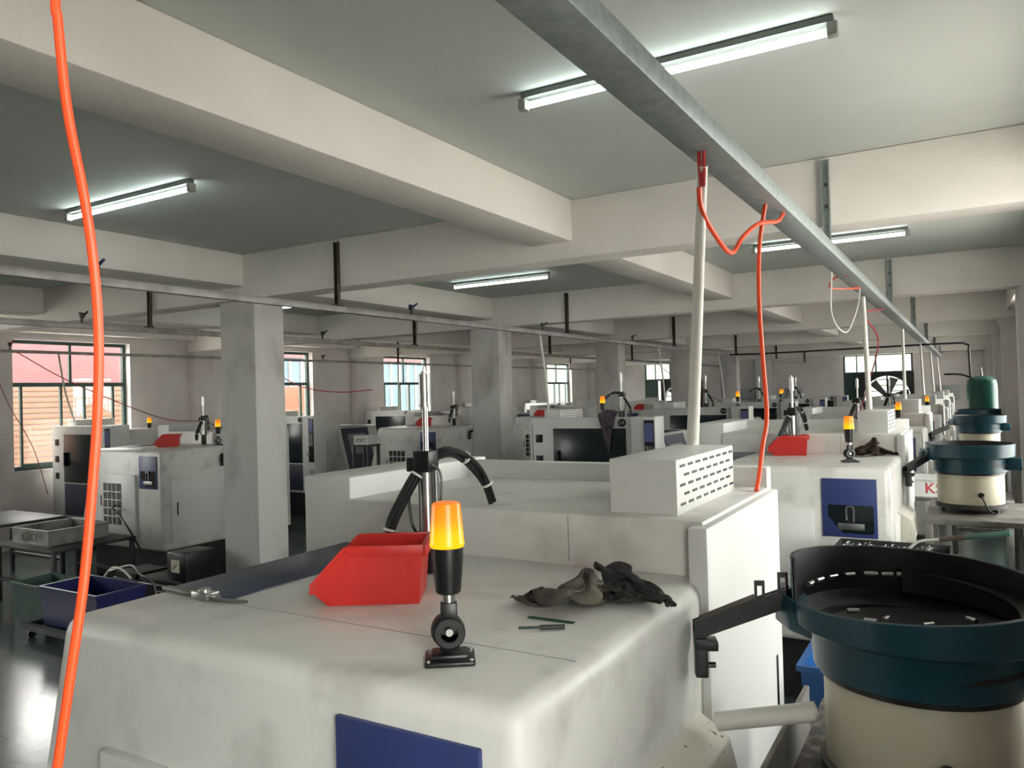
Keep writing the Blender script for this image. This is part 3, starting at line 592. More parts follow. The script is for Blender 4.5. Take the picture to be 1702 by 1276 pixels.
52, 27, -67, 47, 19, -72, 45, 27, -78, 42, 32, -85, 40, 34, -94, 36, 30, -103, 38, 28, -111, 39, 24, -117, 44, 18, -125, 48, 14, -116, 47, 7, -122, 49, 1, -128, 52, 8, -121, 56, 2, -126, 61, 4, -125,
69, 8, -118, 68, 8, -120, 76, 13, -115, 81, 17, -112, 88, 21, -110, 96, 25, -108, 104, 29, -106, 112, 33, -104, 121, 33, -103, 131, 35, -104, 142, 36, -106, 152, 8, -8, 13, 14, -14, 14, 21, -16, 7,
20, -19, 15, 22, -28, 16, 22, -37, 14, 24, -41, 21, 27, -36, 27, 27, -43, 32, 33, -38, 36, 38, -40, 44, 39, -50, 47, 34, -47, 38, 34, -57, 37, 25, -61, 33, 22, -70, 30, 22, -80, 28, 29, -86, 26, 22,
-92, 26, 19, -101, 28, 16, -110, 29, 15, -118, 30, 24, -121, 34, 18, -127, 36, 12, -134, 40, 16, -136, 49, 20, -132, 57, 13, -139, 59, 18, -132, 62, 16, -132, 70, 23, -128, 74, 26, -125, 81, 27,
-126, 90, 31, -122, 97, 32, -122, 107, 37, -119, 114, 40, -117, 124, 39, -116, 134, 47, -113, 140, 49, -113, 151, 20, -1, 12, 25, -6, 18, 30, -14, 17, 34, -22, 15, 36, -29, 9, 35, -28, 18, 38, -36,
14, 35, -45, 16, 39, -49, 22, 46, -45, 27, 52, -43, 35, 46, -49, 32, 45, -59, 32, 40, -58, 22, 37, -67, 24, 32, -70, 17, 28, -78, 13, 25, -87, 10, 24, -96, 11, 24, -105, 13, 24, -114, 16, 26, -123,
19, 27, -131, 21, 27, -138, 28, 27, -141, 36, 31, -135, 43, 27, -143, 45, 27, -147, 53, 27, -147, 63, 31, -143, 69, 31, -144, 78, 34, -141, 85, 40, -137, 90, 42, -136, 99, 40, -136, 108, 42, -134,
117, 46, -131, 126, 45, -131, 136, 49, -127, 145, 59, -125, 149, 33, 5, 10, 34, -4, 7, 40, -12, 7, 46, -18, 9, 49, -26, 13, 48, -32, 19, 49, -40, 24, 50, -41, 14, 52, -51, 14, 58, -52, 20, 53, -45,
19, 60, -49, 25, 60, -58, 25, 54, -66, 21, 49, -74, 18, 45, -73, 9, 41, -81, 6, 40, -90, 9, 38, -99, 6, 39, -106, 11, 40, -113, 17, 40, -120, 23, 38, -124, 31, 40, -132, 34, 41, -139, 28, 42, -145,
35, 42, -147, 44, 44, -148, 53, 42, -154, 59, 42, -156, 68, 45, -153, 75, 46, -152, 83, 42, -153, 91, 46, -151, 99, 49, -148, 109, 46, -148, 118, 46, -145, 128, 51, -143, 137, 58, -137, 142, 57,
-128, 135, 44, 6, 5, 44, 0, 13, 48, -8, 14, 49, -16, 20, 54, -22, 23, 54, -29, 28, 57, -31, 21, 60, -40, 22, 55, -38, 15, 54, -46, 9, 60, -52, 10, 68, -51, 16, 66, -59, 14, 57, -64, 8, 61, -72, 12,
56, -75, 4, 54, -84, 4, 52, -93, 4, 50, -101, 9, 48, -100, 18, 49, -107, 23, 48, -113, 30, 50, -122, 28, 50, -130, 26, 54, -138, 28, 55, -144, 36, 56, -149, 43, 56, -154, 50, 55, -158, 58, 54, -161,
66, 53, -164, 74, 51, -164, 82, 50, -164, 91, 48, -163, 100, 47, -161, 109, 49, -159, 118, 51, -156, 128, 59, -150, 132, 64, -141, 133, 57, -137, 127, 54, 4, 5, 52, -4, 12, 54, -4, 21, 54, -12, 27,
59, -19, 30, 60, -24, 23, 66, -29, 20, 59, -32, 16, 61, -35, 8, 60, -43, 3, 68, -47, 6, 61, -53, 7, 67, -59, 4, 66, -63, 12, 66, -69, 5, 65, -78, 5, 61, -86, 9, 61, -94, 4, 59, -101, 10, 57, -101,
19, 56, -102, 27, 55, -110, 24, 56, -119, 21, 58, -125, 28, 61, -133, 32, 63, -139, 37, 64, -145, 44, 64, -150, 51, 64, -155, 59, 64, -158, 66, 62, -162, 73, 61, -165, 81, 59, -164, 89, 58, -164, 98,
56, -163, 107, 55, -155, 112, 56, -159, 121, 53, -149, 124, 61, -142, 124, 65, -132, 126, 61, 1, 5, 59, -7, 10, 60, -8, 20, 61, -10, 29, 65, -17, 26, 67, -26, 25, 66, -35, 26, 67, -32, 17, 66, -38,
13, 68, -42, 6, 66, -44, 15, 69, -51, 10, 73, -54, 3, 71, -63, 6, 72, -71, 8, 67, -78, 12, 69, -84, 6, 69, -94, 5, 67, -100, 11, 65, -103, 18, 64, -100, 26, 64, -108, 24, 64, -115, 21, 65, -121, 27,
67, -127, 33, 68, -133, 39, 69, -139, 45, 69, -144, 52, 69, -148, 59, 68, -152, 66, 67, -155, 74, 65, -157, 81, 58, -157, 85, 54, -157, 92, 52, -157, 101, 60, -159, 106, 63, -159, 115, 58, -150, 116,
54, -141, 119, 62, -135, 118, 69, -2, 4, 68, -8, 12, 67, -3, 20, 70, -7, 28, 72, -15, 31, 73, -24, 32, 73, -28, 24, 76, -36, 20, 72, -31, 13, 70, -32, 6, 74, -37, 13, 76, -46, 14, 76, -54, 13, 80,
-62, 9, 78, -68, 15, 76, -74, 8, 78, -83, 7, 71, -86, 11, 75, -94, 12, 75, -100, 18, 74, -101, 26, 71, -107, 32, 64, -112, 31, 57, -115, 29, 59, -120, 36, 62, -125, 42, 68, -128, 47, 70, -133, 54,
71, -137, 61, 69, -140, 68, 64, -144, 72, 69, -146, 78, 67, -149, 85, 64, -150, 93, 60, -148, 100, 55, -147, 109, 63, -152, 105, 70, -150, 111, 62, -143, 110, 62, -147, 120, 79, -7, 4, 79, -8, 13,
77, 1, 17, 80, -2, 25, 82, -11, 25, 84, -17, 31, 83, -20, 23, 83, -25, 15, 85, -32, 10, 82, -30, 4, 83, -38, 4, 85, -46, 6, 88, -53, 8, 88, -55, 17, 88, -63, 11, 88, -72, 12, 84, -78, 19, 77, -82,
22, 69, -84, 19, 71, -90, 25, 63, -93, 23, 69, -94, 30, 64, -99, 35, 57, -102, 34, 56, -107, 40, 60, -110, 46, 65, -114, 52, 69, -118, 58, 70, -121, 65, 64, -125, 68, 67, -128, 74, 62, -132, 78, 63,
-133, 86, 57, -138, 85, 50, -142, 88, 56, -139, 94, 63, -136, 102, 69, -141, 98, 76, -140, 104, 74, -138, 114, 90, -11, 4, 92, -7, 13, 89, 2, 11, 92, -3, 18, 93, -2, 26, 96, -8, 30, 96, -13, 23, 97,
-21, 19, 95, -21, 11, 97, -25, 5, 98, -34, 4, 99, -41, 8, 99, -45, 15, 103, -53, 15, 100, -59, 21, 92, -62, 24, 84, -64, 27, 79, -67, 20, 75, -71, 26, 67, -74, 25, 60, -78, 27, 59, -82, 33, 65, -83,
38, 58, -86, 39, 53, -90, 44, 57, -94, 51, 62, -97, 56, 67, -100, 62, 62, -105, 66, 64, -107, 72, 62, -110, 78, 56, -114, 80, 55, -116, 86, 49, -121, 85, 43, -125, 84, 42, -128, 91, 50, -127, 90, 59,
-127, 92, 68, -126, 96, 76, -126, 100, 102, -12, 11, 101, -7, 4, 102, 2, 6, 105, 1, 14, 105, 5, 22, 108, -2, 26, 110, -10, 27, 108, -10, 19, 110, -15, 12, 111, -24, 11, 109, -30, 15, 103, -31, 20,
110, -36, 20, 106, -40, 25, 97, -43, 23, 89, -46, 22, 83, -48, 28, 77, -51, 24, 74, -55, 30, 67, -59, 32, 60, -62, 33, 53, -66, 36, 56, -69, 43, 60, -72, 49, 52, -72, 48, 53, -76, 55, 59, -79, 60,
62, -82, 67, 56, -87, 68, 58, -89, 75, 56, -92, 81, 52, -95, 84, 46, -98, 87, 41, -103, 88, 35, -108, 85, 31, -113, 88, 39, -113, 91, 46, -114, 96, 52, -118, 102, 57, -125, 102, 111, -15, 4, 113, -6,
4, 113, -1, 11, 114, 8, 9, 116, 8, 18, 118, 6, 26, 121, -2, 28, 119, -3, 18, 123, -12, 16, 122, -19, 18, 115, -21, 22, 108, -19, 20, 110, -24, 26, 103, -27, 28, 96, -30, 30, 91, -31, 24, 83, -34, 24,
75, -36, 25, 69, -41, 25, 64, -44, 28, 59, -47, 34, 63, -54, 38, 55, -54, 40, 56, -56, 47, 56, -58, 56, 49, -61, 57, 53, -64, 63, 57, -66, 70, 51, -70, 70, 53, -72, 76, 48, -77, 76, 44, -80, 79, 39,
-84, 82, 34, -87, 85, 29, -91, 88, 27, -96, 92, 25, -102, 97, 29, -109, 99, 34, -116, 101, 39, -123, 102, 118, -18, 9, 122, -10, 6, 123, -3, 10, 123, 6, 6, 124, 3, 14, 128, 7, 21, 124, 7, 29, 128, 1,
24, 124, -7, 25, 127, -14, 27, 120, -11, 26, 114, -15, 30, 107, -14, 32, 105, -19, 37, 98, -18, 32, 92, -22, 32, 85, -25, 32, 79, -29, 35, 78, -37, 34, 76, -45, 31, 72, -44, 36, 65, -41, 40, 67, -48,
44, 59, -44, 43, 53, -49, 47, 50, -48, 55, 56, -51, 60, 54, -53, 67, 48, -57, 67, 45, -61, 72, 42, -65, 77, 44, -67, 83, 40, -70, 87, 36, -74, 90, 31, -77, 92, 29, -82, 96, 28, -88, 101, 30, -94,
104, 34, -101, 106, 38, -108, 108, 125, -19, 5, 127, -13, 10, 127, -6, 5, 130, 2, 4, 132, 4, 12, 131, 0, 20, 132, 6, 25, 129, 3, 32, 131, -3, 26, 124, -7, 30, 125, -13, 33, 119, -12, 36, 113, -8, 36,
106, -10, 39, 100, -14, 40, 95, -18, 41, 92, -24, 40, 88, -30, 39, 87, -32, 32, 86, -39, 30, 81, -40, 35, 76, -41, 41, 71, -38, 47, 67, -44, 52, 64, -51, 47, 60, -46, 52, 55, -41, 56, 52, -44, 62,
49, -46, 69, 46, -51, 73, 47, -55, 78, 41, -56, 81, 38, -59, 85, 36, -63, 90, 33, -66, 95, 33, -71, 99, 34, -77, 101, 36, -84, 100, 35, -91, 98, 38, -98, 98, 132, -18, 11, 134, -14, 4, 134, -9, 11,
136, -5, 4, 140, 0, 10, 139, -3, 18, 140, 3, 24, 138, 1, 32, 134, -5, 34, 131, -12, 32, 130, -7, 38, 125, -9, 42, 119, -10, 43, 112, -12, 44, 107, -14, 46, 103, -20, 45, 101, -23, 40, 97, -29, 41,
97, -32, 36, 91, -36, 38, 91, -43, 35, 87, -39, 40, 80, -42, 46, 73, -45, 43, 74, -48, 50, 68, -53, 54, 64, -46, 59, 61, -39, 61, 58, -42, 67, 56, -48, 72, 51, -46, 76, 47, -48, 81, 44, -50, 87, 42,
-55, 90, 40, -58, 95, 40, -63, 97, 41, -68, 99, 40, -74, 96, 41, -81, 94, 41, -87, 93, 132, -30, 7, 136, -25, 11, 143, -20, 10, 146, -15, 4, 148, -10, 11, 152, -5, 16, 151, -4, 24, 145, -8, 28, 139,
-11, 26, 143, -14, 31, 137, -16, 36, 131, -18, 38, 125, -20, 39, 118, -19, 37, 114, -22, 40, 116, -19, 46, 112, -23, 48, 110, -26, 41, 105, -29, 46, 102, -34, 46, 98, -40, 45, 96, -47, 45, 90, -51,
42, 84, -50, 35, 80, -56, 40, 79, -51, 47, 77, -50, 55, 74, -42, 57, 71, -40, 64, 68, -42, 71, 64, -45, 77, 60, -49, 81, 55, -53, 83, 50, -57, 82, 49, -60, 87, 49, -56, 92, 50, -60, 95, 50, -66, 96,
50, -72, 96, 51, -78, 95, 144, -42, 4, 147, -39, 10, 150, -34, 4, 155, -28, 5, 158, -24, 12, 161, -19, 17, 161, -17, 25, 154, -20, 21, 148, -22, 18, 142, -24, 20, 141, -28, 25, 135, -27, 25, 129,
-28, 26, 126, -31, 30, 125, -31, 36, 128, -28, 41, 125, -31, 44, 121, -35, 46, 117, -39, 48, 116, -37, 41, 112, -39, 36, 106, -42, 32, 105, -45, 40, 101, -49, 34, 96, -54, 40, 93, -59, 47, 92, -52,
52, 89, -44, 53, 85, -45, 60, 82, -45, 67, 78, -49, 73, 72, -51, 71, 66, -53, 71, 60, -56, 71, 58, -60, 76, 59, -56, 81, 61, -57, 85, 59, -62, 86, 53, -65, 83, 50, -69, 83, 153, -58, 5, 158, -54, 8,
162, -49, 4, 166, -43, 7, 170, -38, 12, 172, -34, 18, 166, -35, 22, 160, -36, 27, 155, -38, 24, 150, -40, 20, 146, -41, 14, 141, -43, 17, 140, -41, 23, 139, -42, 28, 141, -39, 31, 140, -40, 36, 136,
-42, 38, 132, -43, 35, 131, -46, 40, 128, -50, 44, 123, -52, 40, 123, -48, 34, 119, -55, 33, 116, -58, 39, 111, -57, 31, 103, -60, 32, 104, -56, 40, 104, -52, 47, 101, -51, 54, 98, -50, 62, 90, -51,
60, 85, -54, 62, 79, -57, 63, 73, -56, 61, 69, -60, 63, 70, -60, 68, 72, -56, 72, 70, -61, 75, 65, -64, 74, 62, -68, 74, 164, -72, 5, 169, -68, 6, 174, -62, 4, 177, -58, 10, 181, -53, 14, 179, -51,
21, 174, -51, 26, 167, -53, 27, 166, -52, 21, 161, -55, 20, 158, -55, 15, 153, -57, 17, 149, -58, 21, 151, -52, 21, 153, -51, 25, 151, -51, 30, 148, -53, 33, 144, -54, 29, 140, -57, 31, 143, -56, 37,
140, -60, 41, 135, -62, 36, 135, -59, 29, 129, -63, 28, 124, -69, 31, 117, -70, 28, 115, -70, 36, 114, -65, 43, 113, -62, 50, 107, -63, 56, 100, -63, 55, 97, -57, 51, 93, -60, 54, 86, -60, 52, 82,
-64, 55, 80, -67, 59, 81, -63, 62, 84, -61, 66, 81, -66, 67, 76, -67, 66, 176, -82, 9, 179, -80, 4, 184, -75, 6, 187, -70, 10, 186, -68, 17, 184, -67, 23, 182, -66, 30, 178, -65, 25, 175, -66, 20,
172, -68, 15, 167, -69, 14, 162, -70, 14, 157, -71, 17, 157, -67, 21, 161, -63, 20, 160, -62, 24, 158, -63, 28, 154, -66, 28, 150, -67, 25, 148, -69, 30, 152, -67, 35, 147, -71, 38, 141, -72, 33,
142, -70, 26, 136, -71, 21, 130, -76, 23, 125, -78, 29, 125, -74, 36, 123, -71, 44, 116, -72, 49, 109, -73, 52, 108, -66, 49, 104, -62, 44, 97, -63, 43, 92, -66, 44, 90, -70, 48, 91, -69, 54, 92,
-64, 56, 94, -67, 59, 92, -70, 60, 182, -92, 6, 186, -89, 8, 191, -84, 9, 186, -82, 14, 181, -80, 17, 178, -77, 22, 177, -77, 28, 172, -74, 31, 168, -71, 30, 171, -74, 26, 173, -77, 22, 170, -79, 19,
164, -80, 18, 161, -79, 22, 163, -74, 20, 167, -72, 21, 166, -71, 25, 163, -74, 26, 159, -75, 25, 154, -77, 23, 157, -75, 28, 158, -76, 35, 151, -78, 36, 145, -80, 32, 145, -78, 25, 141, -78, 19,
136, -81, 24, 132, -81, 31, 131, -78, 39, 124, -78, 41, 118, -80, 46, 111, -77, 44, 113, -71, 43, 108, -69, 40, 103, -69, 38, 99, -72, 38, 98, -73, 43, 99, -69, 45, 100, -66, 47, 100, -70, 49]
RAG_B = [
8, -350, 16, 11, -350, 9, 17, -345, 6, 17, -351, 10, 23, -355, 5, 24, -359, 7, 28, -362, 6, 32, -365, 12, 30, -363, 13, 27, -357, 17, 34, -353, 21, 36, -351, 27, 30, -344, 33, 34, -339, 37, 30, -330,
38, 30, -324, 33, 34, -321, 36, 38, -318, 38, 47, -322, 37, 45, -314, 39, 44, -308, 43, 50, -301, 45, 51, -292, 40, 19, -339, 10, 19, -331, 15, 27, -334, 20, 31, -337, 15, 33, -342, 14, 39, -342, 10,
46, -348, 15, 36, -344, 18, 38, -344, 26, 41, -340, 30, 34, -331, 29, 38, -327, 29, 49, -325, 31, 43, -319, 27, 52, -315, 29, 52, -309, 29, 58, -309, 32, 53, -301, 34, 53, -295, 33, 63, -295, 35, 64,
-286, 37, 70, -281, 41, 74, -271, 47, 34, -337, 2, 35, -329, 4, 41, -326, 9, 38, -329, 13, 43, -332, 14, 48, -335, 16, 51, -337, 29, 47, -333, 19, 47, -330, 26, 48, -329, 27, 50, -324, 16, 46, -315,
13, 45, -306, 16, 54, -303, 18, 50, -295, 19, 57, -292, 22, 62, -287, 26, 62, -282, 28, 73, -282, 29, 66, -272, 29, 75, -269, 30, 80, -261, 33, 88, -253, 36, 39, -344, 3, 42, -338, 9, 40, -339, 12,
50, -340, 15, 54, -342, 20, 48, -339, 21, 56, -335, 22, 58, -328, 26, 62, -324, 24, 55, -321, 28, 60, -317, 22, 62, -310, 20, 60, -304, 19, 64, -297, 13, 68, -287, 13, 74, -287, 21, 73, -279, 22, 77,
-275, 26, 80, -271, 29, 88, -269, 33, 96, -265, 32, 101, -253, 32, 94, -249, 43, 58, -347, 7, 56, -339, 2, 59, -335, 7, 59, -345, 8, 57, -339, 18, 62, -347, 24, 66, -339, 30, 69, -332, 26, 69, -324,
31, 64, -320, 36, 69, -309, 38, 68, -297, 31, 78, -299, 27, 85, -291, 20, 82, -282, 25, 89, -278, 27, 88, -274, 36, 87, -277, 45, 94, -274, 45, 94, -269, 45, 96, -263, 50, 105, -254, 57, 111, -243,
59, 80, -341, 10, 79, -337, 9, 75, -330, 2, 76, -328, 14, 64, -320, 13, 73, -326, 19, 79, -330, 27, 89, -336, 29, 88, -328, 39, 87, -318, 45, 94, -311, 35, 93, -301, 42, 95, -295, 37, 97, -291, 40,
98, -284, 44, 102, -279, 48, 107, -270, 49, 105, -273, 61, 97, -266, 67, 89, -256, 69, 85, -244, 65, 92, -232, 64, 100, -223, 69, 89, -328, 6, 94, -325, 15, 90, -317, 16, 84, -308, 10, 79, -304, 14,
86, -310, 21, 94, -314, 22, 100, -315, 31, 110, -317, 38, 111, -312, 44, 111, -302, 53, 119, -292, 44, 112, -278, 47, 115, -273, 41, 114, -269, 51, 118, -268, 62, 116, -262, 71, 112, -252, 69, 107,
-246, 78, 98, -238, 84, 95, -226, 79, 92, -214, 84, 90, -200, 83, 97, -312, 2, 95, -312, 9, 98, -306, 13, 95, -305, 19, 91, -294, 18, 95, -300, 24, 105, -302, 29, 114, -306, 26, 123, -307, 28, 129,
-301, 40, 129, -290, 50, 128, -278, 57, 129, -268, 53, 126, -258, 52, 118, -251, 52, 116, -247, 62, 121, -240, 71, 115, -236, 78, 110, -228, 76, 107, -218, 85, 107, -215, 88, 110, -203, 95, 110,
-187, 95, 103, -299, 6, 91, -298, 3, 96, -295, 6, 103, -290, 14, 103, -290, 18, 97, -286, 30, 112, -289, 31, 121, -292, 23, 133, -294, 24, 138, -287, 36, 133, -274, 43, 140, -267, 53, 135, -257, 64,
125, -247, 66, 126, -235, 57, 116, -229, 63, 111, -229, 65, 114, -219, 71, 105, -211, 71, 104, -204, 82, 115, -204, 83, 118, -187, 84, 129, -179, 89, 102, -278, 4, 96, -278, 4, 84, -281, 3, 88, -275,
12, 90, -276, 23, 100, -273, 22, 115, -271, 22, 125, -276, 14, 124, -276, 28, 125, -275, 37, 132, -262, 34, 131, -253, 44, 136, -242, 51, 134, -232, 60, 125, -226, 60, 123, -216, 69, 114, -211, 60,
102, -208, 60, 98, -202, 72, 104, -191, 78, 109, -185, 79, 121, -175, 82, 131, -163, 77, 93, -252, 4, 83, -255, 10, 70, -259, 7, 72, -259, 20, 86, -253, 18, 92, -255, 15, 106, -255, 8, 118, -253, 16,
111, -256, 28, 114, -252, 34, 117, -247, 47, 118, -236, 40, 128, -224, 40, 134, -216, 49, 131, -207, 57, 121, -198, 58, 113, -191, 65, 103, -188, 64, 92, -183, 69, 92, -179, 84, 103, -169, 88, 117,
-163, 94, 126, -148, 92, 81, -227, 5, 70, -232, 10, 57, -235, 13, 63, -235, 19, 78, -233, 17, 84, -235, 14, 98, -232, 8, 101, -239, 21, 99, -237, 31, 96, -236, 38, 98, -235, 52, 104, -224, 59, 112,
-212, 55, 118, -202, 50, 122, -193, 48, 124, -181, 50, 114, -173, 56, 101, -170, 55, 94, -164, 65, 91, -159, 79, 97, -152, 93, 109, -145, 103, 122, -138, 112, 70, -207, 7, 59, -214, 9, 53, -214, 19,
61, -217, 20, 74, -219, 22, 77, -218, 19, 89, -217, 12, 93, -223, 19, 86, -222, 27, 90, -224, 40, 82, -224, 49, 85, -216, 60, 93, -203, 59, 100, -192, 51, 108, -186, 42, 114, -174, 37, 108, -166, 43,
107, -155, 51, 106, -153, 64, 105, -150, 75, 112, -151, 90, 115, -136, 90, 127, -127, 98, 56, -195, 7, 66, -198, 12, 60, -199, 19, 67, -201, 19, 77, -210, 24, 85, -209, 31, 89, -209, 28, 98, -210,
19, 98, -220, 26, 95, -213, 35, 96, -221, 45, 94, -222, 52, 92, -213, 47, 99, -202, 39, 106, -191, 32, 115, -179, 32, 120, -167, 37, 121, -162, 51, 121, -157, 63, 110, -161, 73, 117, -158, 81, 123,
-144, 80, 132, -130, 83, 58, -184, 17, 66, -184, 5, 75, -191, 12, 76, -195, 16, 85, -206, 13, 82, -194, 25, 95, -201, 27, 103, -201, 31, 107, -211, 36, 106, -224, 34, 103, -227, 35, 109, -227, 43,
110, -215, 41, 110, -210, 40, 118, -198, 43, 127, -191, 34, 135, -179, 40, 136, -174, 52, 127, -175, 60, 116, -178, 68, 125, -170, 66, 134, -159, 71, 144, -146, 74, 71, -168, 20, 75, -169, 18, 83,
-174, 8, 92, -179, 14, 99, -187, 8, 102, -185, 17, 106, -196, 28, 108, -196, 15, 118, -200, 22, 117, -211, 21, 112, -218, 20, 119, -231, 22, 119, -223, 29, 124, -210, 30, 135, -203, 37, 142, -205,
38, 144, -198, 48, 141, -196, 52, 141, -193, 63, 133, -192, 74, 137, -189, 76, 147, -180, 80, 144, -169, 90, 88, -155, 23, 87, -154, 9, 98, -161, 15, 107, -167, 9, 112, -179, 6, 118, -180, 15, 126,
-185, 24, 129, -198, 19, 134, -201, 6, 132, -209, 5, 131, -221, 3, 133, -231, 13, 139, -219, 18, 137, -226, 25, 144, -226, 36, 142, -219, 42, 149, -221, 54, 139, -220, 58, 133, -215, 67, 127, -212,
76, 135, -211, 83, 144, -205, 93, 144, -194, 103, 100, -141, 22, 103, -143, 9, 111, -154, 4, 120, -164, 6, 130, -174, 10, 131, -184, 3, 140, -190, 12, 147, -192, 21, 149, -204, 13, 151, -208, 10,
152, -218, 3, 151, -228, 8, 152, -230, 12, 147, -240, 18, 146, -240, 24, 141, -242, 37, 147, -241, 48, 142, -240, 58, 135, -238, 67, 128, -236, 76, 135, -230, 84, 137, -226, 96, 148, -218, 101, 110,
-128, 22, 116, -134, 11, 123, -146, 12, 132, -154, 4, 137, -164, 9, 144, -174, 4, 150, -184, 9, 156, -195, 8, 163, -199, 12, 166, -203, 5, 167, -216, 4, 164, -222, 10, 160, -223, 14, 158, -229, 23,
158, -235, 27, 158, -240, 36, 153, -245, 43, 151, -249, 52, 146, -246, 61, 140, -242, 71, 138, -250, 77, 137, -246, 89, 146, -238, 93, 123, -112, 21, 128, -121, 11, 136, -132, 12, 142, -144, 16, 150,
-153, 12, 155, -160, 8, 162, -171, 11, 167, -181, 13, 170, -189, 4, 176, -200, 3, 183, -210, 5, 175, -208, 13, 165, -204, 17, 169, -212, 19, 169, -219, 26, 167, -224, 31, 161, -226, 39, 165, -236,
44, 156, -232, 47, 158, -238, 57, 155, -242, 67, 148, -242, 77, 151, -252, 82, 139, -94, 16, 145, -103, 11, 151, -113, 11, 157, -124, 17, 162, -136, 17, 166, -145, 15, 174, -152, 18, 178, -161, 11,
182, -170, 5, 189, -180, 3, 197, -190, 4, 188, -189, 9, 180, -185, 13, 181, -192, 17, 182, -199, 21, 176, -201, 28, 180, -211, 32, 175, -210, 40, 178, -215, 47, 171, -215, 53, 161, -215, 59, 164,
-222, 67, 164, -233, 66, 156, -78, 10, 162, -86, 12, 167, -97, 11, 172, -108, 13, 175, -115, 9, 178, -125, 6, 182, -128, 14, 187, -138, 12, 194, -148, 9, 201, -157, 3, 209, -167, 3, 208, -172, 13,
199, -168, 8, 196, -170, 12, 198, -179, 16, 190, -178, 22, 195, -187, 23, 190, -188, 31, 185, -189, 36, 176, -191, 36, 176, -196, 45, 177, -200, 55, 177, -211, 54, 170, -67, 5, 176, -77, 7, 182, -84,
13, 187, -94, 14, 186, -98, 5, 191, -107, 3, 193, -111, 10, 196, -118, 4, 203, -127, 7, 210, -136, 8, 218, -145, 5, 223, -154, 11, 218, -155, 14, 211, -152, 8, 210, -157, 14, 205, -159, 15, 203,
-161, 20, 205, -167, 26, 197, -168, 25, 189, -170, 27, 191, -178, 35, 187, -179, 44, 189, -189, 44]
make_rag(RAG_A, 40, 'rag', 'grey oily rag with a long tail to the left, on the nearest machine', (-.79, 1.660, 1.5005), .42, 1.16, .62)
make_rag(RAG_B, 23, 'black_rag', 'black rag bunched on top of the grey one at the nearest machine edge', (-.715, 1.72, 1.5005), 2.0, .80, .88)
make_rag(RAG_A, 40, 'brown_rag', 'crumpled dark brown rag beside the beacon on the second machine', (-.585, 5.94, 1.5005), .15, 1.08, .86)

# ================================================================== PNEUMATIC CYLINDERS WITH HOSES
def make_cylinder():
    r = thing('pneumatic_cylinder', '', 'cylinder')
    MB().box(-.028, -.028, 0, .028, .028, .115, .004).build('foot_block', 'black_plastic', r)
    MB().cyl((0, 0, .11), (0, 0, .285), .0205, n=20).build('barrel', 'steel', r)
    MB().cyl((.030, .004, .11), (.030, .004, .29), .010, n=12).cyl((-.026, .004, .11), (-.026, .004, .27), .007, n=12).build('side_tube', 'dull_steel', r)
    MB().box(-.030, -.026, .285, .026, .026, .345, .004).box(-.058, -.02, .285, -.028, .02, .325, .003).build('clamp', 'black_plastic', r)
    MB().cyl((0, 0, .34), (0, 0, .485), .0085, n=14).build('rod', 'steel', r)
    mb = MB().cyl((0, 0, .475), (0, 0, .565), .0165, n=20).cyl((0, 0, .565), (0, 0, .572), .010, n=14).cyl((0, 0, .47), (0, 0, .477), .019, n=20)
    mb.cyl((0, 0, .570), (0, 0, .585), .005, n=10); mb.build('tip', 'steel', r)
    MB().tube([(.02, -.01, .31), (.045, .0, .29), (.052, .0, .25), (.048, 0, .18), (.055, .01, .12)], .0035, 6).build('wire', 'dull_steel', r)
    MB().tube([(-.02, -.02, .29), (-.045, -.025, .22), (-.042, -.02, .14), (-.02, -.025, .11)], .004, 6).build('air_line', 'black_hose', r)
    base = [Vector(p) for p in [(-.081, -.084, .05), (-.077, -.084, .12), (-.054, -.064, .186), (-.023, -.024, .268), (.002, .016, .311), (.031, .066, .330), (.035, .136, .306), (.038, .196, .264), (.046, .236, .218), (.050, .262, .162)]]
    offs = [(0, 0, 0), (.014, .006, .010), (-.010, .010, .014)]
    for k, of in enumerate(offs):
        MB().tube([p+Vector(of)*(1 if 0 < i < 8 else .6) for i, p in enumerate(base)], .0085, 8).build('hose', 'black_hose', r)
    for i in (1, 3, 4, 6, 8):
        ties = MB(); p = base[i]+Vector((.002, .006, .008)); d = (base[min(i+1, 9)]-base[i-1]).normalized()
        ties.cyl(p-d*.003, p+d*.003, .0195, n=16).build('cable_tie', 'white_tie', r)
    return r
CY = make_cylinder(); CY.location = (-1.342, 1.784, 1.5005)
CY['label'] = 'tall chrome pneumatic cylinder with arched black hoses on the nearest machine'; CY['group'] = 'pneumatic cylinders on machine tops'
def pcyl(x, y, z, l, rz=0): dup(CY, l, (x, y, z), rz, 'pneumatic cylinders on machine tops')
pcyl(-1.125, 5.99, 1.5005, 'chrome cylinder with black hoses on the second machine, behind its red bin')
pcyl(-1.12, 9.88, 1.5005, 'chrome cylinder on the third machine of the right row')
pcyl(-1.10, 13.93, 1.5005, 'chrome cylinder on the fourth machine of the right row')
pcyl(-7.95, 6.15, 1.5005, 'pneumatic cylinder with black hoses beside the red bin left of the nearest column', .9)
pcyl(-7.55, 10.85, 1.5005, 'pneumatic cylinder with black hoses on the machine left of the second column', .6)
pcyl(-3.62, 8.75, 1.6505, 'pneumatic cylinder behind the hanging cloth on the 3-5 machine', 2.6)
pcyl(-3.75, 12.7, 1.6505, 'pneumatic cylinder with tangled hoses on the 3-4 machine', 2.6)
pcyl(-3.7, 16.3, 1.6505, 'pneumatic cylinder on the 3-3 machine', 2.6)
pcyl(-3.6, 19.7, 1.6505, 'pneumatic cylinder on the 3-2 machine', 2.6)

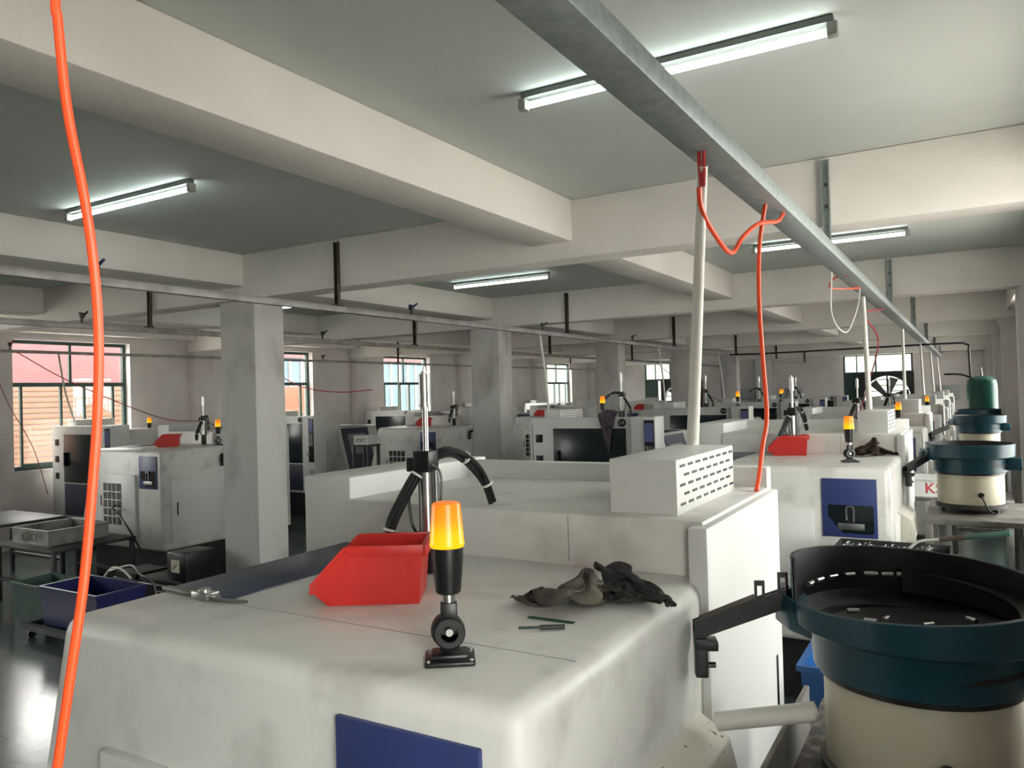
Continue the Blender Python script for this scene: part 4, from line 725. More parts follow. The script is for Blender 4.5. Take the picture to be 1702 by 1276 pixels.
# ================================================================== SMALL ITEMS ON THE NEAREST MACHINE
t = thing('vernier_caliper', 'steel vernier caliper lying on the left end of the nearest machine', 'caliper', (-1.872, 1.318, 1.502), math.atan2(1.285-1.31, .33))
MB().box(0, -.011, 0, .235, .011, .009, .001).build('beam', 'dull_steel', t)
MB().box(.145, -.020, -.0005, .212, .020, .017, .003).cyl((.178, 0, .015), (.178, 0, .024), .016, n=20).build('slider', 'steel', t)
MB().prism([(.205, -.01), (.245, -.01), (.318, .022), (.314, .028), (.235, .012)], 'z', .001, .005).prism([(.165, -.012), (.185, -.016), (.300, -.006), (.298, .002), (.19, -.002)], 'z', .006, .010).build('jaw', 'dull_steel', t)
t = thing('drill_bit', 'thin black drill bit lying on the nearest machine in front of the rag', 'drill bit', (-.833, 1.414, 1.5065), math.atan2(.05, .085))
MB().cyl((.045, 0, 0), (.098, 0, 0), .0052, n=12).build('shank', 'dark_steel', t)
MB().cyl((0, 0, 0), (.046, 0, 0), .0028, n=10).build('flute', 'dark_steel', t)
o = MB().box(-.056, -.007, 0, .056, .007, .002, .0005).build('plastic_strip', 'green_plastic', None, None, (-.806, 1.510, 1.5005)); o.rotation_euler = (0, 0, .02)
tag(o, 'dark green plastic strip beside the drill bit on the nearest machine', 'strip')

# ================================================================== CABLE TRAYS AND PIPES OVERHEAD
def tray(x0, w, h, z0, ya, yb, m, label, hangers, hw, group):
    t = thing('cable_tray', label, 'cable tray', (x0, ya, z0), 0, group)
    o = MB().box(0, 0, 0, w, yb-ya, h, .004).build('trunking', m, t)
    for y in hangers:
        hb = MB(); cx = w/2
        hb.box(cx-hw/2, y-ya-.03, .0+h, cx-hw/2+.004, y-ya-.004, .56).box(cx+hw/2-.004, y-ya-.03, h, cx+hw/2, y-ya-.004, .56).box(cx-hw/2, y-ya-.008, h, cx+hw/2, y-ya-.003, .56)
        b = hb.build('hanger', 'galvanized' if m == 'galvanized' else 'rusty', t, None)
        for z in (.30, .42): MB().cyl((cx, y-ya-.016, z), (cx, y-ya-.006, z), .010, n=10).build('bolt', 'rusty', b)
        MB().box(cx-hw/2-.02, y-ya-.05, h-.004, cx+hw/2+.02, y-ya+.0, h+.012).build('clamp', 'rusty', b)
    return t
HY = BAYS[2:]
tray(-.705, .112, .062, 2.70, -4.0, 24.5, 'galvanized', 'wide galvanized cable tray running overhead above the right row of machines', HY, .042, 'overhead trays')
tray(-4.325, .05, .05, 2.69, -4.0, 24.4, 'pipe_grey', 'grey trunking crossing the nearest column top, above the middle row', HY, .042, 'overhead trays')
tray(-6.72, .05, .05, 2.68, -4.0, 24.4, 'pipe_grey', 'grey trunking left of the columns, second from the left wall', HY, .04, 'overhead trays')
tray(-10.32, .04, .04, 2.69, -4.0, 24.4, 'pipe_grey', 'thin grey trunking crossing the left windows, nearest the wall', [h+.0 for h in HY], .03, 'overhead trays')
# conduits from tray to machine
PO = 'white conduits dropping to the right row of machines'
PL = ['thick white conduit dropping to the vent box of the nearest machine', 'white conduit dropping to the second machine of the right row', 'white conduit dropping to the third machine of the right row',
      'white conduit dropping to the fourth machine of the right row', 'white conduit dropping to the fifth machine of the right row', 'white conduit dropping to the farthest machine of the right row']
for i, ((ax, ay), l) in enumerate(zip(A_POS, PL)):
    top = (-.655, ay+1.21+.02*i, 2.66); bot = (ax-.275, ay+1.745, 1.6515)
    o = MB().tube([top, [(a+b)/2 for a, b in zip(top, bot)], bot], .0145, 14, 6, .0235).build('conduit', 'pvc', None)
    tag(o, l, 'conduit', PO)
o = MB().tube([(-.662, 2.25, 2.71), (-.664, 2.255, 2.66), (-.662, 2.262, 2.60)], .006, 6).tube([(-.648, 2.25, 2.71), (-.651, 2.256, 2.65), (-.656, 2.265, 2.6)], .006, 6).build('wire', 'red_wire', None)
tag(o, 'red wires entering the top of the thick white conduit', 'wire')
for i, (x, y, zt, xb, yb, zb, l) in enumerate([(-4.30, 7.98, 2.69, -4.20, 7.97, 1.653, 'thin white conduit dropping to the 3-5 machine'), (-4.30, 12.02, 2.69, -4.20, 12.0, 1.653, 'thin white conduit dropping to the 3-4 machine'),
        (-4.30, 15.5, 2.69, -4.22, 15.6, 1.653, 'thin white conduit dropping to the 3-3 machine'), (-10.3, 12.8, 2.69, -10.65, 13.2, 1.653, 'thin white conduit right of the second left window'),
        (-10.3, 5.75, 2.69, -11.15, 6.48, 1.653, 'thin white conduit in front of the leftmost window'), (-6.7, 11.3, 2.68, -7.4, 11.5, 1.653, 'thin white conduit left of the second column')]):
    o = MB().tube([(x, y, zt), (x*.55+xb*.45+.02, y*.6+yb*.4, (zt+zb)/2), (xb, yb, zb)], .013, 8, 5).build('conduit', 'pvc', None); tag(o, l, 'conduit', 'thin white conduits')
# hoses
def hose(pts, r, m, label, cat='hose', sub=6, n=8):
    o = MB().tube(pts, r, n, sub).build(cat.replace(' ', '_'), m, None); return tag(o, label, cat)
hose([(-.70, .376, 3.28), (-.695, .378, 2.8), (-.681, .382, 2.389), (-.679, .384, 2.341), (-.674, .388, 2.262), (-.664, .396, 2.182), (-.658, .4, 2.118), (-.657, .402, 2.06), (-.659, .401, 1.997), (-.665, .399, 1.934), (-.674, .395, 1.849), (-.686, .389, 1.77), (-.698, .383, 1.691), (-.704, .38, 1.649), (-.715, .375, 1.5), (-.72, .36, 1.0), (-.70, .34, .4), (-.66, .32, .004)], .0042, 'orange_hose', 'bright orange air hose hanging close to the camera on the left', n=10)
hose([(-.647, 3.05, 2.705), (-.67, 3.03, 2.538), (-.666, 2.98, 2.325), (-.648, 2.93, 2.097), (-.624, 2.855, 1.9), (-.629, 2.80, 1.796), (-.626, 2.72, 1.70), (-.625, 2.67, 1.653)], .0082, 'orange_hose', 'orange hose dropping from the tray to the nearest machine, right of the white conduit')
hose([(-.672, 2.27, 2.60), (-.675, 2.3, 2.546), (-.67, 2.4, 2.49), (-.668, 2.6, 2.452), (-.663, 2.75, 2.53), (-.639, 2.9, 2.60), (-.615, 3.1, 2.64), (-.62, 3.25, 2.70)], .008, 'orange_hose', 'slack orange hose looping under the cable tray beside the thick conduit')
hose([(-.64, 5.35, 2.70), (-.74, 5.5, 2.71), (-.78, 5.6, 2.66), (-.70, 5.8, 2.668), (-.65, 6.1, 2.70)], .006, 'orange_hose', 'short orange hose looping under the tray above the second machine')
hose([(-.70, 5.1, 2.70), (-.74, 5.35, 2.45), (-.70, 5.7, 2.36), (-.66, 6.0, 2.55), (-.65, 6.1, 2.70)], .005, 'white_tie', 'thin white hose looping under the tray above the second machine')
hose([(-.65, 8.0, 2.70), (-.78, 7.6, 2.63), (-.70, 7.9, 2.40), (-.9, 8.9, 2.0), (-1.1, 9.85, 1.66)], .006, 'red_wire', 'red hose hanging from the tray to the third machine')
hose([(-10.3, 5.2, 2.72), (-9.9, 5.6, 2.35), (-9.2, 6.0, 1.98), (-8.6, 6.15, 1.80), (-8.0, 6.2, 1.77), (-7.62, 6.12, 1.70)], .006, 'dull_red', 'long dark red hose sagging from the wall tray to the machine by the nearest column')
hose([(-10.3, 4.9, 2.70), (-10.5, 5.2, 2.1), (-10.3, 5.4, 1.5), (-9.6, 5.2, .95)], .005, 'dull_red', 'thin dull red hose hanging in front of the leftmost window')
hose([(-6.7, 11.2, 2.69), (-6.9, 11.1, 2.2), (-7.1, 11.1, 1.9), (-7.35, 11.2, 1.66)], .006, 'dull_red', 'dull red hose left of the second column')
hose([(-6.7, 18.5, 2.69), (-6.2, 18.9, 2.2), (-5.7, 19.2, 1.9), (-5.3, 19.3, 1.66)], .008, 'dull_red', 'dark red hose slanting down left of the third column')
hose([(-10.3, 9.0, 2.70), (-9.9, 9.6, 2.25), (-9.3, 9.9, 2.12), (-8.7, 10.1, 2.14)], .008, 'red_wire', 'pink hose end curling beside the second left window')
# valves on trays
def valve(loc, label, m='blue_paint'):
    t = thing('air_valve', label, 'valve', loc, 0, 'air valves on the overhead trunking')
    MB().cyl((0, 0, 0), (0, 0, .05), .010, n=10).box(-.016, -.02, .045, .016, .02, .085, .004).build('body', 'dark_steel', t)
    MB().cyl((.0, .015, .065), (.055, .02, .10), .009, n=10).build('nozzle', m, t)
    MB().box(-.006, -.03, .085, .006, .03, .093, .002).build('lever', m, t)
valve((-4.30, 2.62, 2.74), 'blue handled air valve on the trunking at the far left')
valve((-4.30, 5.55, 2.74), 'dark air valve on the trunking right of the nearest column top')
valve((-4.30, 8.05, 2.74), 'air valve on the trunking right of the second column', 'frame_green')
valve((-4.30, 10.9, 2.74), 'air valve on the trunking above the 3-4 machine', 'frame_green')
valve((-6.70, 3.95, 2.73), 'air valve on the second trunking above the leftmost window', 'black_plastic')
valve((-6.70, 6.9, 2.73), 'air valve on the second trunking right of the nearest column', 'black_plastic')
valve((-10.30, 10.6, 2.73), 'air valve on the wall trunking between two left windows', 'dull_red')
valve((-10.30, 5.15, 2.73), 'air valve on the wall trunking at the leftmost window', 'dull_red')

# ================================================================== FLUORESCENT LAMPS
def make_lamp():
    r = thing('fluorescent_lamp', '', 'ceiling lamp')
    MB().box(-.62, -.016, -.026, .62, .016, 0, .003).build('batten', 'batten_grey', r)
    for s in (-1, 1): MB().box(s*.615-.018, -.02, -.075, s*.615+.018, .02, -.026, .005).build('lamp_holder', 'batten', r)
    MB().cyl((-.60, 0, -.056), (.60, 0, -.056), .0135, n=14).build('tube', 'tube_glow', r)
    return r
LA = make_lamp(); LA.location = (-.98, 2.87, ZC); LA['label'] = 'lit fluorescent tube overhead, partly hidden by the galvanized tray'; LA['group'] = 'ceiling tube lamps'
def lamp(x, y, l): dup(LA, l, (x, y, ZC), 0, 'ceiling tube lamps')
lamp(-4.40, 2.88, 'lit fluorescent tube at upper left, crossed by the orange hose')
lamp(-4.37, 7.22, 'lit fluorescent tube in the middle bay beyond the first cross beam')
lamp(-1.00, 7.08, 'lit fluorescent tube behind the cross beam on the right')
lamp(-7.62, 7.25, 'lit fluorescent tube just right of the nearest column top')

# ================================================================== BOWL FEEDERS
def make_feeder(spiral=False):
    r = thing('bowl_feeder', '', 'bowl feeder')
    MB().lathe([(0, .03), (.215, .03), (.215, .055), (.205, .06), (0, .06)], n=48).build('base_ring', 'dark_rubber', r)
    for k in range(3):
        a = 2*PI*k/3-.6; MB().cyl((.17*math.cos(a), .17*math.sin(a), 0), (.17*math.cos(a), .17*math.sin(a), .035), .025, n=14).build('foot', 'black_plastic', r)
    b = MB().lathe([(0, .055), (.200, .055), (.202, .06), (.202, .255), (.198, .262), (0, .262)], n=56).build('drive_housing', 'cream_paint', r)
    MB().cyl((.06, -.200, .13), (.06, -.216, .13), .018, n=16).build('cable_gland', 'black_plastic', b)
    MB().tube([(.06, -.21, .13), (.07, -.235, .11), (.10, -.24, .04), (.14, -.235, .01)], .006, 8).build('cable', 'black_hose', b)
    MB().lathe([(0, .258), (.212, .258), (.212, .272), (0, .272)], n=48).build('rubber_seal', 'black_plastic', r)
    # bowl: stepped outside, dark inside with spiral ledges
    out = [(.214, .270), (.224, .275), (.229, .36), (.232, .366), (.262, .372), (.268, .378), (.272, .462), (.269, .464)]
    bw = MB().lathe([(0, .268)]+out+[(.2665, .464), (.262, .385), (.24, .374), (0, .290)], n=144)
    def lift(mb):
        if spiral:
            for v in mb.bm.verts:
                if v.co.z > .385:
                    a = math.atan2(v.co.y, v.co.x); t = ((math.radians(200)-a) % (2*PI))/(2*PI)
                    v.co.z += (.058-.098*t)*min(1, (v.co.z-.385)/.06)
    lift(bw); bw.build('bowl', 'teal_paint', r, 40)
    sp = MB(); n = 150; prev = None
    for i in range(n+1):
        a = 2*PI*1.9*i/n; t = i/n; ro = .215+.050*t; w = .055; z = .296+.125*t
        c, s_ = math.cos(a+2.4), math.sin(a+2.4)
        cur = [sp.bm.verts.new((ro*c, ro*s_, z)), sp.bm.verts.new(((ro-w)*c, (ro-w)*s_, z+.008)), sp.bm.verts.new(((ro-w)*c, (ro-w)*s_, z-.030)), sp.bm.verts.new((ro*c, ro*s_, z-.012))]
        if prev:
            for k in range(4): sp.bm.faces.new((prev[k], prev[(k+1) % 4], cur[(k+1) % 4], cur[k]))
        prev = cur
    sp.lathe([(0, .292), (.24, .3765), (.2615, .387), (.2660, .463), (.2610, .463), (.2575, .390), (.238, .380), (0, .297)], n=144); lift(sp)
    sp.build('bowl_lining', 'bowl_inside', r, 50)
    MB().prism([(-.25, .06), (-.20, -.16), (-.262, -.105), (-.308, -.03), (-.312, .06)], 'z', .352, .405, .006).prism([(-.30, .06), (-.29, -.03), (-.24, -.12), (-.246, -.126), (-.298, -.034), (-.309, .06)], 'z', .40, .425).build('outlet_lip', 'teal_paint', r)
    MB().box(.205, -.10, .29, .30, -.055, .37, .004).build('bracket', 'teal_paint', r)
    return r
FE = make_feeder(True); FF = make_feeder()
FE.location = (-.118, 2.0, 1.075); FE['label'] = 'large teal bowl feeder on cream drum beside the nearest machine'; FE['group'] = 'bowl feeders along the right aisle'
FF.location = (-.005, 6.2, 1.115); FF['label'] = 'teal bowl feeder on cream drum, standing on the steel bench by the second machine'; FF['group'] = 'bowl feeders along the right aisle'
dup(FF, 'teal bowl feeder of the third machine, rising behind the bench feeder', (.10, 10.4, 1.15), 0, 'bowl feeders along the right aisle')
dup(FF, 'farthest bowl feeder in front of the green air tank', (.13, 13.0, 1.14), 0, 'bowl feeders along the right aisle')
# workpieces in the nearest bowl
WP = None
def wp(x, y, z, rz, pit, flat, l):
    global WP
    if WP is None: WP = MB().cyl((-.014, 0, 0), (.014, 0, 0), .0062, n=12).build('workpiece', 'steel', None)
    o = WP if 'label' not in WP else WP.copy()
    if o is not WP: COL.objects.link(o)
    o.location = (x, y, z); o.rotation_euler = (0, pit, rz); tag(o, l, 'steel pin', 'small steel pins in the nearest feeder bowl')
cx, cy_, cz = -.118, 2.0, 1.075
for k in range(5):
    a = math.radians(172-k*13); wp(cx+.236*math.cos(a), cy_+.236*math.sin(a), cz+.434, a+PI/2, 0, 1, 'small bright steel pin in the line along the rim of the nearest feeder bowl')
for k in range(4):
    a = math.radians(118-k*9); wp(cx+.236*math.cos(a), cy_+.236*math.sin(a), cz+.432, a+PI/2, 0, 1, 'small bright steel pin in the line along the rim of the nearest feeder bowl')
for k, (dx, dy) in enumerate(((-.10, .03), (-.07, .07), (-.03, .05), (.02, .08), (.05, .02), (.09, .05), (.12, .01), (.02, -.03), (-.05, -.01), (.11, .09), (-.14, .05))):
    q = math.hypot(dx, dy); wp(cx+dx, cy_+dy, cz+.325+q*.33, k*1.3, .0, 1, 'small steel pin lying loose inside the nearest feeder bowl')
# feed tracks
def make_track():
    r = thing('feed_track', '', 'feed track')   # from machine (0,0,0) towards the bowl, along +x rising
    k = .36
    def Z(x): return x*k
    MB().prism([(0, -.022), (.235, Z(.235)-.022), (.235, Z(.235)+.020), (0, .020)], 'y', -.022, -.014).prism([(0, -.022), (.235, Z(.235)-.022), (.235, Z(.235)+.014), (0, .014)], 'y', .014, .022).prism([(0, -.026), (.235, Z(.235)-.026), (.235, Z(.235)-.012), (0, -.012)], 'y', -.022, .022).build('rail', 'dark_steel', r)
    MB().prism([(.015, .018), (.15, Z(.15)+.018), (.15, Z(.15)+.024), (.015, .024)], 'y', -.018, .018).build('cover', 'rusty', r)
    for x in (.145, .20):
        b = MB().box(x, -.024, Z(x)+.01, x+.024, -.018, Z(x)+.026).box(x, -.024, Z(x)+.026, x+.006, -.018, Z(x)+.06).box(x+.018, -.024, Z(x)+.026, x+.024, -.018, Z(x)+.06).box(x, -.024, Z(x)+.056, x+.024, -.018, Z(x)+.068)
        b.build('slotted_tab', 'dark_steel', r, None)
    MB().box(-.001, -.03, -.115, .03, .005, -.02, .004).box(0, -.03, -.05, .055, .02, -.026, .003).build('mounting_block', 'dark_steel', r)
    MB().cyl((.03, -.02, -.085), (.048, -.02, -.085), .007, n=10).cyl((.03, -.005, -.09), (.05, -.005, -.09), .006, n=10).build('screw', 'black_plastic', r)
    return r
TR = make_track(); TR.location = (-.602, 1.875, 1.412); TR.rotation_euler = (0, 0, .42); TR['label'] = 'dark steel feed track joining the nearest machine to its teal bowl'; TR['group'] = 'feed tracks'
dup(TR, 'dark feed track joining the second machine to its bowl', (-.387, 5.93, 1.412), .95, 'feed tracks')
dup(TR, 'dark feed track joining the third machine to its bowl', (-.387, 9.98, 1.412), .69, 'feed tracks')
dup(TR, 'black feed track on the machine beside the nearest column', (-7.478, 6.02, 1.38), .42, 'feed tracks')
dup(TR, 'black feed track on the machine left of the second column', (-7.258, 10.85, 1.38), .42, 'feed tracks')
# benches under the feeders
def bench(x0, x1, y0, y1, z, m, label, top='grimy_steel'):
    t = thing('feeder_bench', label, 'bench', (x0, y0, 0), 0, 'benches under the feeders'); w, d = x1-x0, y1-y0
    MB().box(0, 0, z-.035, w, d, z, .004).build('bench_top', top, t)
    for a in (0, w-.05):
        for b in (0, d-.05): MB().box(a, b, 0, a+.05, b+.05, z-.035, .003).build('leg', m, t)
    MB().box(.05, .01, .35, w-.05, .04, .39).box(.05, d-.04, .35, w-.05, d-.01, .39).build('crossbar', m, t, None)
    return t
bench(-.40, .36, 1.55, 2.45, 1.075, 'grimy_steel', 'grimy bench under the nearest bowl feeder', 'chips')
bench(-.27, .40, 5.72, 6.65, 1.115, 'grimy_steel', 'grey steel bench carrying the second bowl feeder')
bench(-.20, .42, 9.9, 10.9, 1.15, 'grimy_steel', 'steel bench carrying the third bowl feeder')
bench(-.18, .42, 12.55, 13.35, 1.14, 'grimy_steel', 'steel bench carrying the farthest bowl feeder')

# air tank
t = thing('air_tank', 'green air receiver tank by the right wall beyond the feeders', 'tank', (.19, 14.3, 0))
MB().lathe([(0, .25), (.12, .26), (.21, .32), (.215, .40), (.215, 1.92), (.20, 2.02), (.12, 2.08), (0, 2.09)], n=40).build('vessel', 'tank_green', t)
for k in range(3):
    a = 2*PI*k/3; MB().cyl((.16*math.cos(a), .16*math.sin(a), 0), (.16*math.cos(a), .16*math.sin(a), .34), .02, n=10).build('leg', 'tank_green', t)
MB().cyl((0, 0, 2.08), (0, 0, 2.15), .018, n=12).cyl((0, 0, 2.15), (0, 0, 2.22), .012, n=10).build('safety_valve', 'dull_steel', t)
hose([(.06, 14.3, 2.04), (.04, 14.3, 2.12), (.03, 14.3, 2.5), (.0, 14.35, 2.60), (-.4, 14.6, 2.64), (-3.0, 15.5, 2.66), (-4.2, 16.0, 2.69)], .016, 'black_hose', 'black air pipe rising from the green tank and running along under the beam', 'air pipe')
hose([(.06, 14.2, 2.06), (-.10, 14.2, 2.12), (-.32, 14.25, 2.13)], .014, 'black_hose', 'short black hose curving off the top of the green tank', 'hose')

# ================================================================== TRAYS, TABLES, CRATES
def table(x0, x1, y0, y1, z, label, m='dark_steel', g='small steel tables'):
    t = thing('work_table', label, 'table', (x0, y0, 0), 0, g); w, d = x1-x0, y1-y0
    MB().box(0, 0, z-.03, w, d, z, .004).build('table_top', m, t)
    for a in (.01, w-.05):
        for b in (.01, d-.05): MB().box(a, b, 0, a+.04, b+.04, z-.03, .003).build('leg', m, t)
    MB().box(.03, .015, .22, w-.03, .045, .25).box(.03, d-.045, .22, w-.03, d-.015, .25).build('crossbar', m, t, None)
    return t
def parts_tray(x0, x1, y0, y1, z0, h, label, txt, m='grimy_steel', tm='letter_dark', tx=.5, size=.1):
    t = thing('parts_tray', label, 'tray', (x0, y0, z0), 0); w, d = x1-x0, y1-y0; k = .012
    mb = MB().box(0, 0, 0, w, d, k).box(0, 0, k, k, d, h).box(w-k, 0, k, w, d, h).box(k, 0, k, w-k, k, h).box(k, d-k, k, w-k, d, h)
    mb.build('body', m, t, None)
    MB().box(-.012, -.012, h-.012, w+.012, .0, h).box(-.012, d, h-.012, w+.012, d+.012, h).box(-.012, 0, h-.012, 0, d, h).box(w, 0, h-.012, w+.012, d, h).build('rim', m, t, None)
    if txt: text_mesh('lettering', txt, size, tm, t, face_mtx((w*tx, -.001, h*.45), 0), .001)
    return t
table(-8.78, -7.70, 4.20, 5.08, .60, 'dark steel table left of the orange hose, carrying a grimy lettered tray')
parts_tray(-8.66, -7.98, 4.32, 4.95, .601, .155, 'grimy grey parts tray lettered KSKY on the table at far left', 'KSKY', size=.13)
table(-10.2, -9.05, 4.3, 5.1, .74, 'low dark steel table at the far left edge under the window')
table(-4.56, -3.95, 7.02, 7.50, 1.085, 'small dark table right of the second column, in front of the 3-5 machine')
parts_tray(-4.50, -4.06, 7.08, 7.42, 1.086, .15, 'dark grey parts tray lettered KSKY right of the second column', 'KSKY', size=.115)
table(-8.40, -8.05, 9.22, 9.52, 1.275, 'tall thin table left of the machine with white switch panel')
parts_tray(-8.37, -8.08, 9.25, 9.49, 1.276, .14, 'pale parts tray on the tall table left of the second column', 'KSKY', 'white_paint', 'letter_dark', .5, .085)
table(-.50, .30, 7.50, 8.1, 1.02, 'bench behind the second bowl feeder carrying a white lettered tray', 'grimy_steel')
parts_tray(-.45, .18, 7.55, 7.95, 1.021, .155, 'white parts tray with red letters KSKY left of the second bowl feeder', 'KSKY', 'white_paint', 'letter_red', .40, .125)
table(-.72, -.06, 4.50, 5.03, 1.03, 'dark bench behind the nearest bowl feeder')
t = thing('chip_tray', 'black tray of metal chips behind the nearest bowl feeder', 'tray', (-.68, 4.56, 1.031))
MB().box(0, 0, 0, .58, .40, .01).box(0, 0, .01, .01, .40, .06).box(.57, 0, .01, .58, .40, .06).box(.01, 0, .01, .57, .01, .06).box(.01, .39, .01, .57, .40, .06).build('body', 'dark_steel', t, None)
hp = MB()
random.seed(3)
for k in range(160):
    x, y = random.uniform(.02, .5), random.uniform(.02, .36); a = random.uniform(0, PI); q = random.uniform(.012, .035)
    hp.tube([(x, y, .018+random.random()*.035), (x+q*.5, y+q*math.sin(a)*.5, .03+random.random()*.03), (x+q*math.cos(a), y+q*math.sin(a), .018+random.random()*.03)], .0022, 4, 2)
o = hp.build('chips', 'steel', t); o['kind'] = 'stuff'
t = thing('hand_brush', 'brush with a wooden and green handle leaning over the black chip tray', 'brush')
MB().tube([(-.30, 4.75, 1.10), (-.25, 4.72, 1.145), (-.14, 4.66, 1.175)], .008, 8).build('neck', 'pvc', t)
MB().tube([(-.15, 4.665, 1.172), (-.08, 4.63, 1.19), (-.02, 4.60, 1.205)], .013, 10).build('grip', 'rusty', t)
MB().tube([(-.03, 4.605, 1.203), (.06, 4.57, 1.225), (.16, 4.53, 1.25)], .015, 10).build('handle', 'bench_green', t)
# lying plastic tube on the bench lip
lip = MB().box(-.405, 1.56, 1.0755, -.392, 2.20, 1.194, .002).build('side_rail', 'grimy_steel', None)
tag(lip, 'thin steel side rail standing on the grimy bench, under the plastic tube', 'rail')
o = MB().lathe([(.0185, 0), (.0185, .235), (.0225, .235), (.0225, 0)], n=28, close=True)
o.xf(Matrix.Translation((-.553, 1.885, 1.186)) @ Vector((0, 0, 1)).rotation_difference(Vector((.225, .02, .058))).to_matrix().to_4x4())
tag(o.build('plastic_tube', 'pvc', None), 'short cut length of cream plastic tube between the nearest machine and its bowl feeder', 'tube')
# blue crates and bins
def crate(x0, x1, y0, y1, z0, h, m, label, g=None):
    t = thing('storage_crate', label, 'crate', (x0, y0, z0), 0, g); w, d = x1-x0, y1-y0; k = .012
    mb = MB().box(.02, .02, 0, w-.02, d-.02, k)
    for P in ([(.02, .02), (w-.02, .02)], [(w-.02, .02), (w-.02, d-.02)], [(w-.02, d-.02), (.02, d-.02)], [(.02, d-.02), (.02, .02)]):
        (ax, ay), (bx, by) = P
        def out(x, y): return ((x-w/2)*(w/(w-.04))+w/2, (y-d/2)*(d/(d-.04))+d/2)
        A, B = out(ax, ay), out(bx, by)
        def inn(p): return (p[0]+(k if p[0] < w/2 else -k), p[1]+(k if p[1] < d/2 else -k))
        v = [mb.bm.verts.new((*q, z)) for q, z in (((ax, ay), 0), ((bx, by), 0), (B, h), (A, h), (inn((ax, ay)), k), (inn((bx, by)), k), (inn(B), h), (inn(A), h))]
        mb.bm.faces.new((v[0], v[1], v[2], v[3])); mb.bm.faces.new((v[4], v[7], v[6], v[5])); mb.bm.faces.new((v[3], v[2], v[6], v[7]))
    mb.build('body', m, t, None)
    MB().box(-.012, -.012, h-.02, w+.012, 0, h).box(-.012, d, h-.02, w+.012, d+.012, h).box(-.012, 0, h-.02, 0, d, h).box(w, 0, h-.02, w+.012, d, h).build('rim', m, t, None)
    return t
def cart(x0, x1, y0, y1, z, label):
    t = thing('floor_cart', label, 'cart', (x0, y0, 0)); w, d = x1-x0, y1-y0
    MB().box(0, 0, z-.05, w, .05, z).box(0, d-.05, z-.05, w, d, z).box(0, .05, z-.05, .05, d-.05, z).box(w-.05, .05, z-.05, w, d-.05, z).box(.05, d/2-.025, z-.05, w-.05, d/2+.025, z).build('frame', 'dark_steel', t, None)
    for a in (.06, w-.06):
        for b in (.06, d-.06): MB().cyl((a-.015, b, .035), (a+.015, b, .035), .035).build('caster', 'black_plastic', t)
cart(-7.15, -5.95, 3.62, 4.16, .13, 'low dark steel floor cart under the blue crate')
crate(-6.95, -6.12, 3.68, 4.12, .131, .33, 'blue_plastic', 'dark blue crate on the low cart, left of the nearest machine')
crate(-7.66, -7.12, 3.80, 4.18, .0, .40, 'bench_green', 'grey green bin on the floor left of the dark blue crate')
crate(-.55, -.08, 2.92, 3.38, .62, .38, 'bright_blue', 'bright blue crate between the nearest machine and its bowl feeder')
table(-.575, -.02, 2.88, 3.42, .618, 'low stand carrying the bright blue crate', 'dark_steel')
# coolant unit by the column
t = thing('coolant_unit', 'black coolant unit with a lit gauge at the foot of the nearest column', 'machine unit', (-6.86, 4.28, 0))
MB().box(0, 0, 0, .96, .36, .42, .01).build('tank', 'black_metal', t)
MB().prism([(.02, .42), (.30, .42), (.34, .47), (.02, .47)], 'y', .02, .34).box(.36, .03, .42, .94, .33, .455, .004).build('lid', 'black_metal', t)
g = MB().box(.76, .03, .455, 1.02, .34, .70, .008).build('gauge_box', 'black_plastic', t)
MB().box(.82, .026, .53, .93, .031, .64).build('gauge_face', 'cream_paint', g, None)
MB().prism([(.845, .555), (.905, .605), (.902, .61), (.842, .56)], 'y', .0235, .0262).build('needle', 'black_plastic', g, None)
MB().box(.40, -.012, .395, .95, .002, .412, .003).build('edge_strip', 'steel', t)
hose([(-6.9, 4.26, .46), (-6.75, 4.2, .50), (-6.5, 4.24, .56), (-6.35, 4.22, .50), (-6.2, 4.24, .44), (-6.1, 4.22, .2)], .010, 'dull_steel', 'grey coolant hose trailing over the black coolant unit')
hose([(-7.0, 4.22, .0+.012), (-6.95, 4.2, .3), (-6.8, 4.22, .50), (-6.6, 4.2, .53), (-6.45, 4.2, .46)], .010, 'pvc', 'pale hose curled in front of the black coolant unit')
hose([(-7.02, 4.9, .012), (-7.35, 5.0, .3), (-7.85, 5.06, .72), (-8.2, 5.14, .85), (-8.28, 5.222, .88)], .010, 'black_hose', 'black hose running into the grille of the machine left of the nearest column')
# cloth hanging on the 3-5 machine
mb = MB(); bm = mb.bm; NU, NV = 22, 40; G = []
for j in range(NV+1):
    v = j/NV; row = []
    for i in range(NU+1):
        u = i/NU*2-1; w = .13*(1-.78*max(0, v-.12)**.85)
        x = -3.39+u*w+.02*v; fold = .014*math.sin(u*8+v*2)+.01*noise.noise((u*4, v*5, 1))
        if v < .3: q = v/.3; y, z = 7.90-.125*q, 1.735+.045*math.sin(q*PI)*(1-u*u)+.014
        else: q = (v-.3)/.7; y, z = 7.775-.012, 1.735-q*(.40-.16*abs(u)-.05*u)
        row.append(bm.verts.new((x, y-abs(fold) if v >= .3 else y, z+(abs(fold) if v < .3 else 0))))
    G.append(row)
for j in range(NV):
    for i in range(NU): bm.faces.new((G[j][i], G[j][i+1], G[j+1][i+1], G[j+1][i]))
r_ = bmesh.ops.solidify(bm, geom=bm.faces[:], thickness=.004)
tag(mb.build('cloth', 'grey_cloth', None, 80), 'purplish grey cloth hanging over the front of the 3-5 machine', 'cloth')
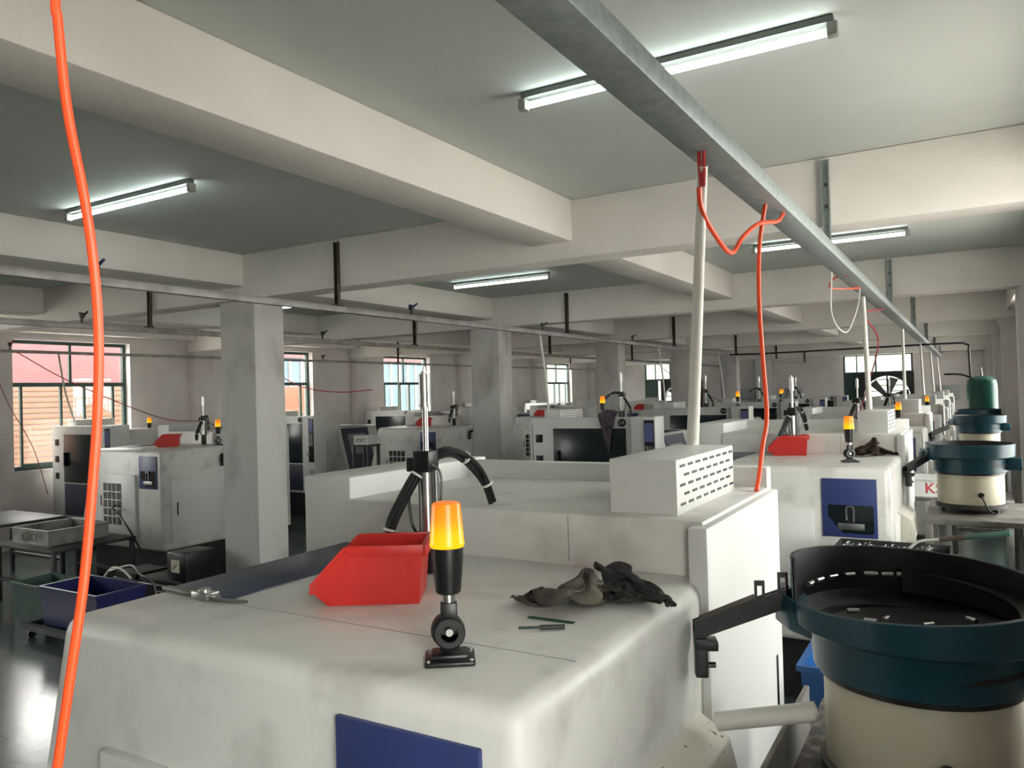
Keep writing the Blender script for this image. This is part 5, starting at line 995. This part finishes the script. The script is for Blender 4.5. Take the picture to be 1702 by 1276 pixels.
# fans in the end windows
def fan(cx, cz, R_, label):
    t = thing('exhaust_fan', label, 'fan', (cx, YF-.02, cz), 0, 'exhaust fans in the end wall')
    s_ = R_+.10; mb = MB(); n = 48; bm = mb.bm
    for y0, y1 in ((-.12, .10),):
        O, I = [], []
        for k in range(n):
            a = 2*PI*k/n; c, s2 = math.cos(a), math.sin(a); q = s_/max(abs(c), abs(s2))
            O.append([bm.verts.new((c*q, y, s2*q)) for y in (y0, y1)]); I.append([bm.verts.new((c*R_, y, s2*R_)) for y in (y0, y1)])
        for k in range(n):
            k2 = (k+1) % n
            bm.faces.new((O[k][0], O[k2][0], I[k2][0], I[k][0])); bm.faces.new((O[k][1], I[k][1], I[k2][1], O[k2][1]))
            bm.faces.new((O[k][0], O[k][1], O[k2][1], O[k2][0])); bm.faces.new((I[k][0], I[k2][0], I[k2][1], I[k][1]))
    mb.build('housing', 'black_metal', t, 30)
    MB().cyl((0, -.10, 0), (0, .05, 0), R_*.2, n=24).build('motor', 'black_metal', t)
    for k in range(6):
        a = 2*PI*k/6+.3
        b = MB().prism([(-.06, R_*.17), (.07, R_*.17), (.15, R_*.93), (-.10, R_*.96)], 'y', -.004, .004)
        b.xf(Matrix.Rotation(a, 4, 'Y') @ Matrix.Rotation(.5, 4, 'Z')); b.build('blade', 'dark_steel', t, None)
    gb = MB()
    for k in range(-3, 4):
        z = k*R_/3.6; q = math.sqrt(R_*R_-z*z); gb.box(-q, .085, z-.012, q, .10, z+.012)
    gb.box(-.02, .085, -R_, .02, .10, R_).build('grille', 'black_metal', t, None)
fan(-2.06, 1.62, .62, 'large exhaust fan in the end window behind the conduits on the right')
fan(-8.30, 1.62, .60, 'large exhaust fan in the end window left of the thick white conduit')
# boxes on the far wall
for x0, x1, z0, z1, l in ((-.74, -.20, 1.50, 1.93, 'grey electrical box on the end wall by the green tank'), (-4.95, -4.42, 1.62, 1.96, 'grey electrical box on the end wall left of the large fan'), (-6.4, -5.85, 1.62, 1.98, 'grey electrical box on the end wall far left of the large fan')):
    t = thing('electrical_box', l, 'electrical box', (x0, YF-.14, z0)); MB().box(0, 0, 0, x1-x0, .139, z1-z0, .008).build('case', 'grey_panel', t)
    MB().box(.02, -.012, .02, x1-x0-.02, .002, z1-z0-.02, .004).build('door', 'grey_panel', t)
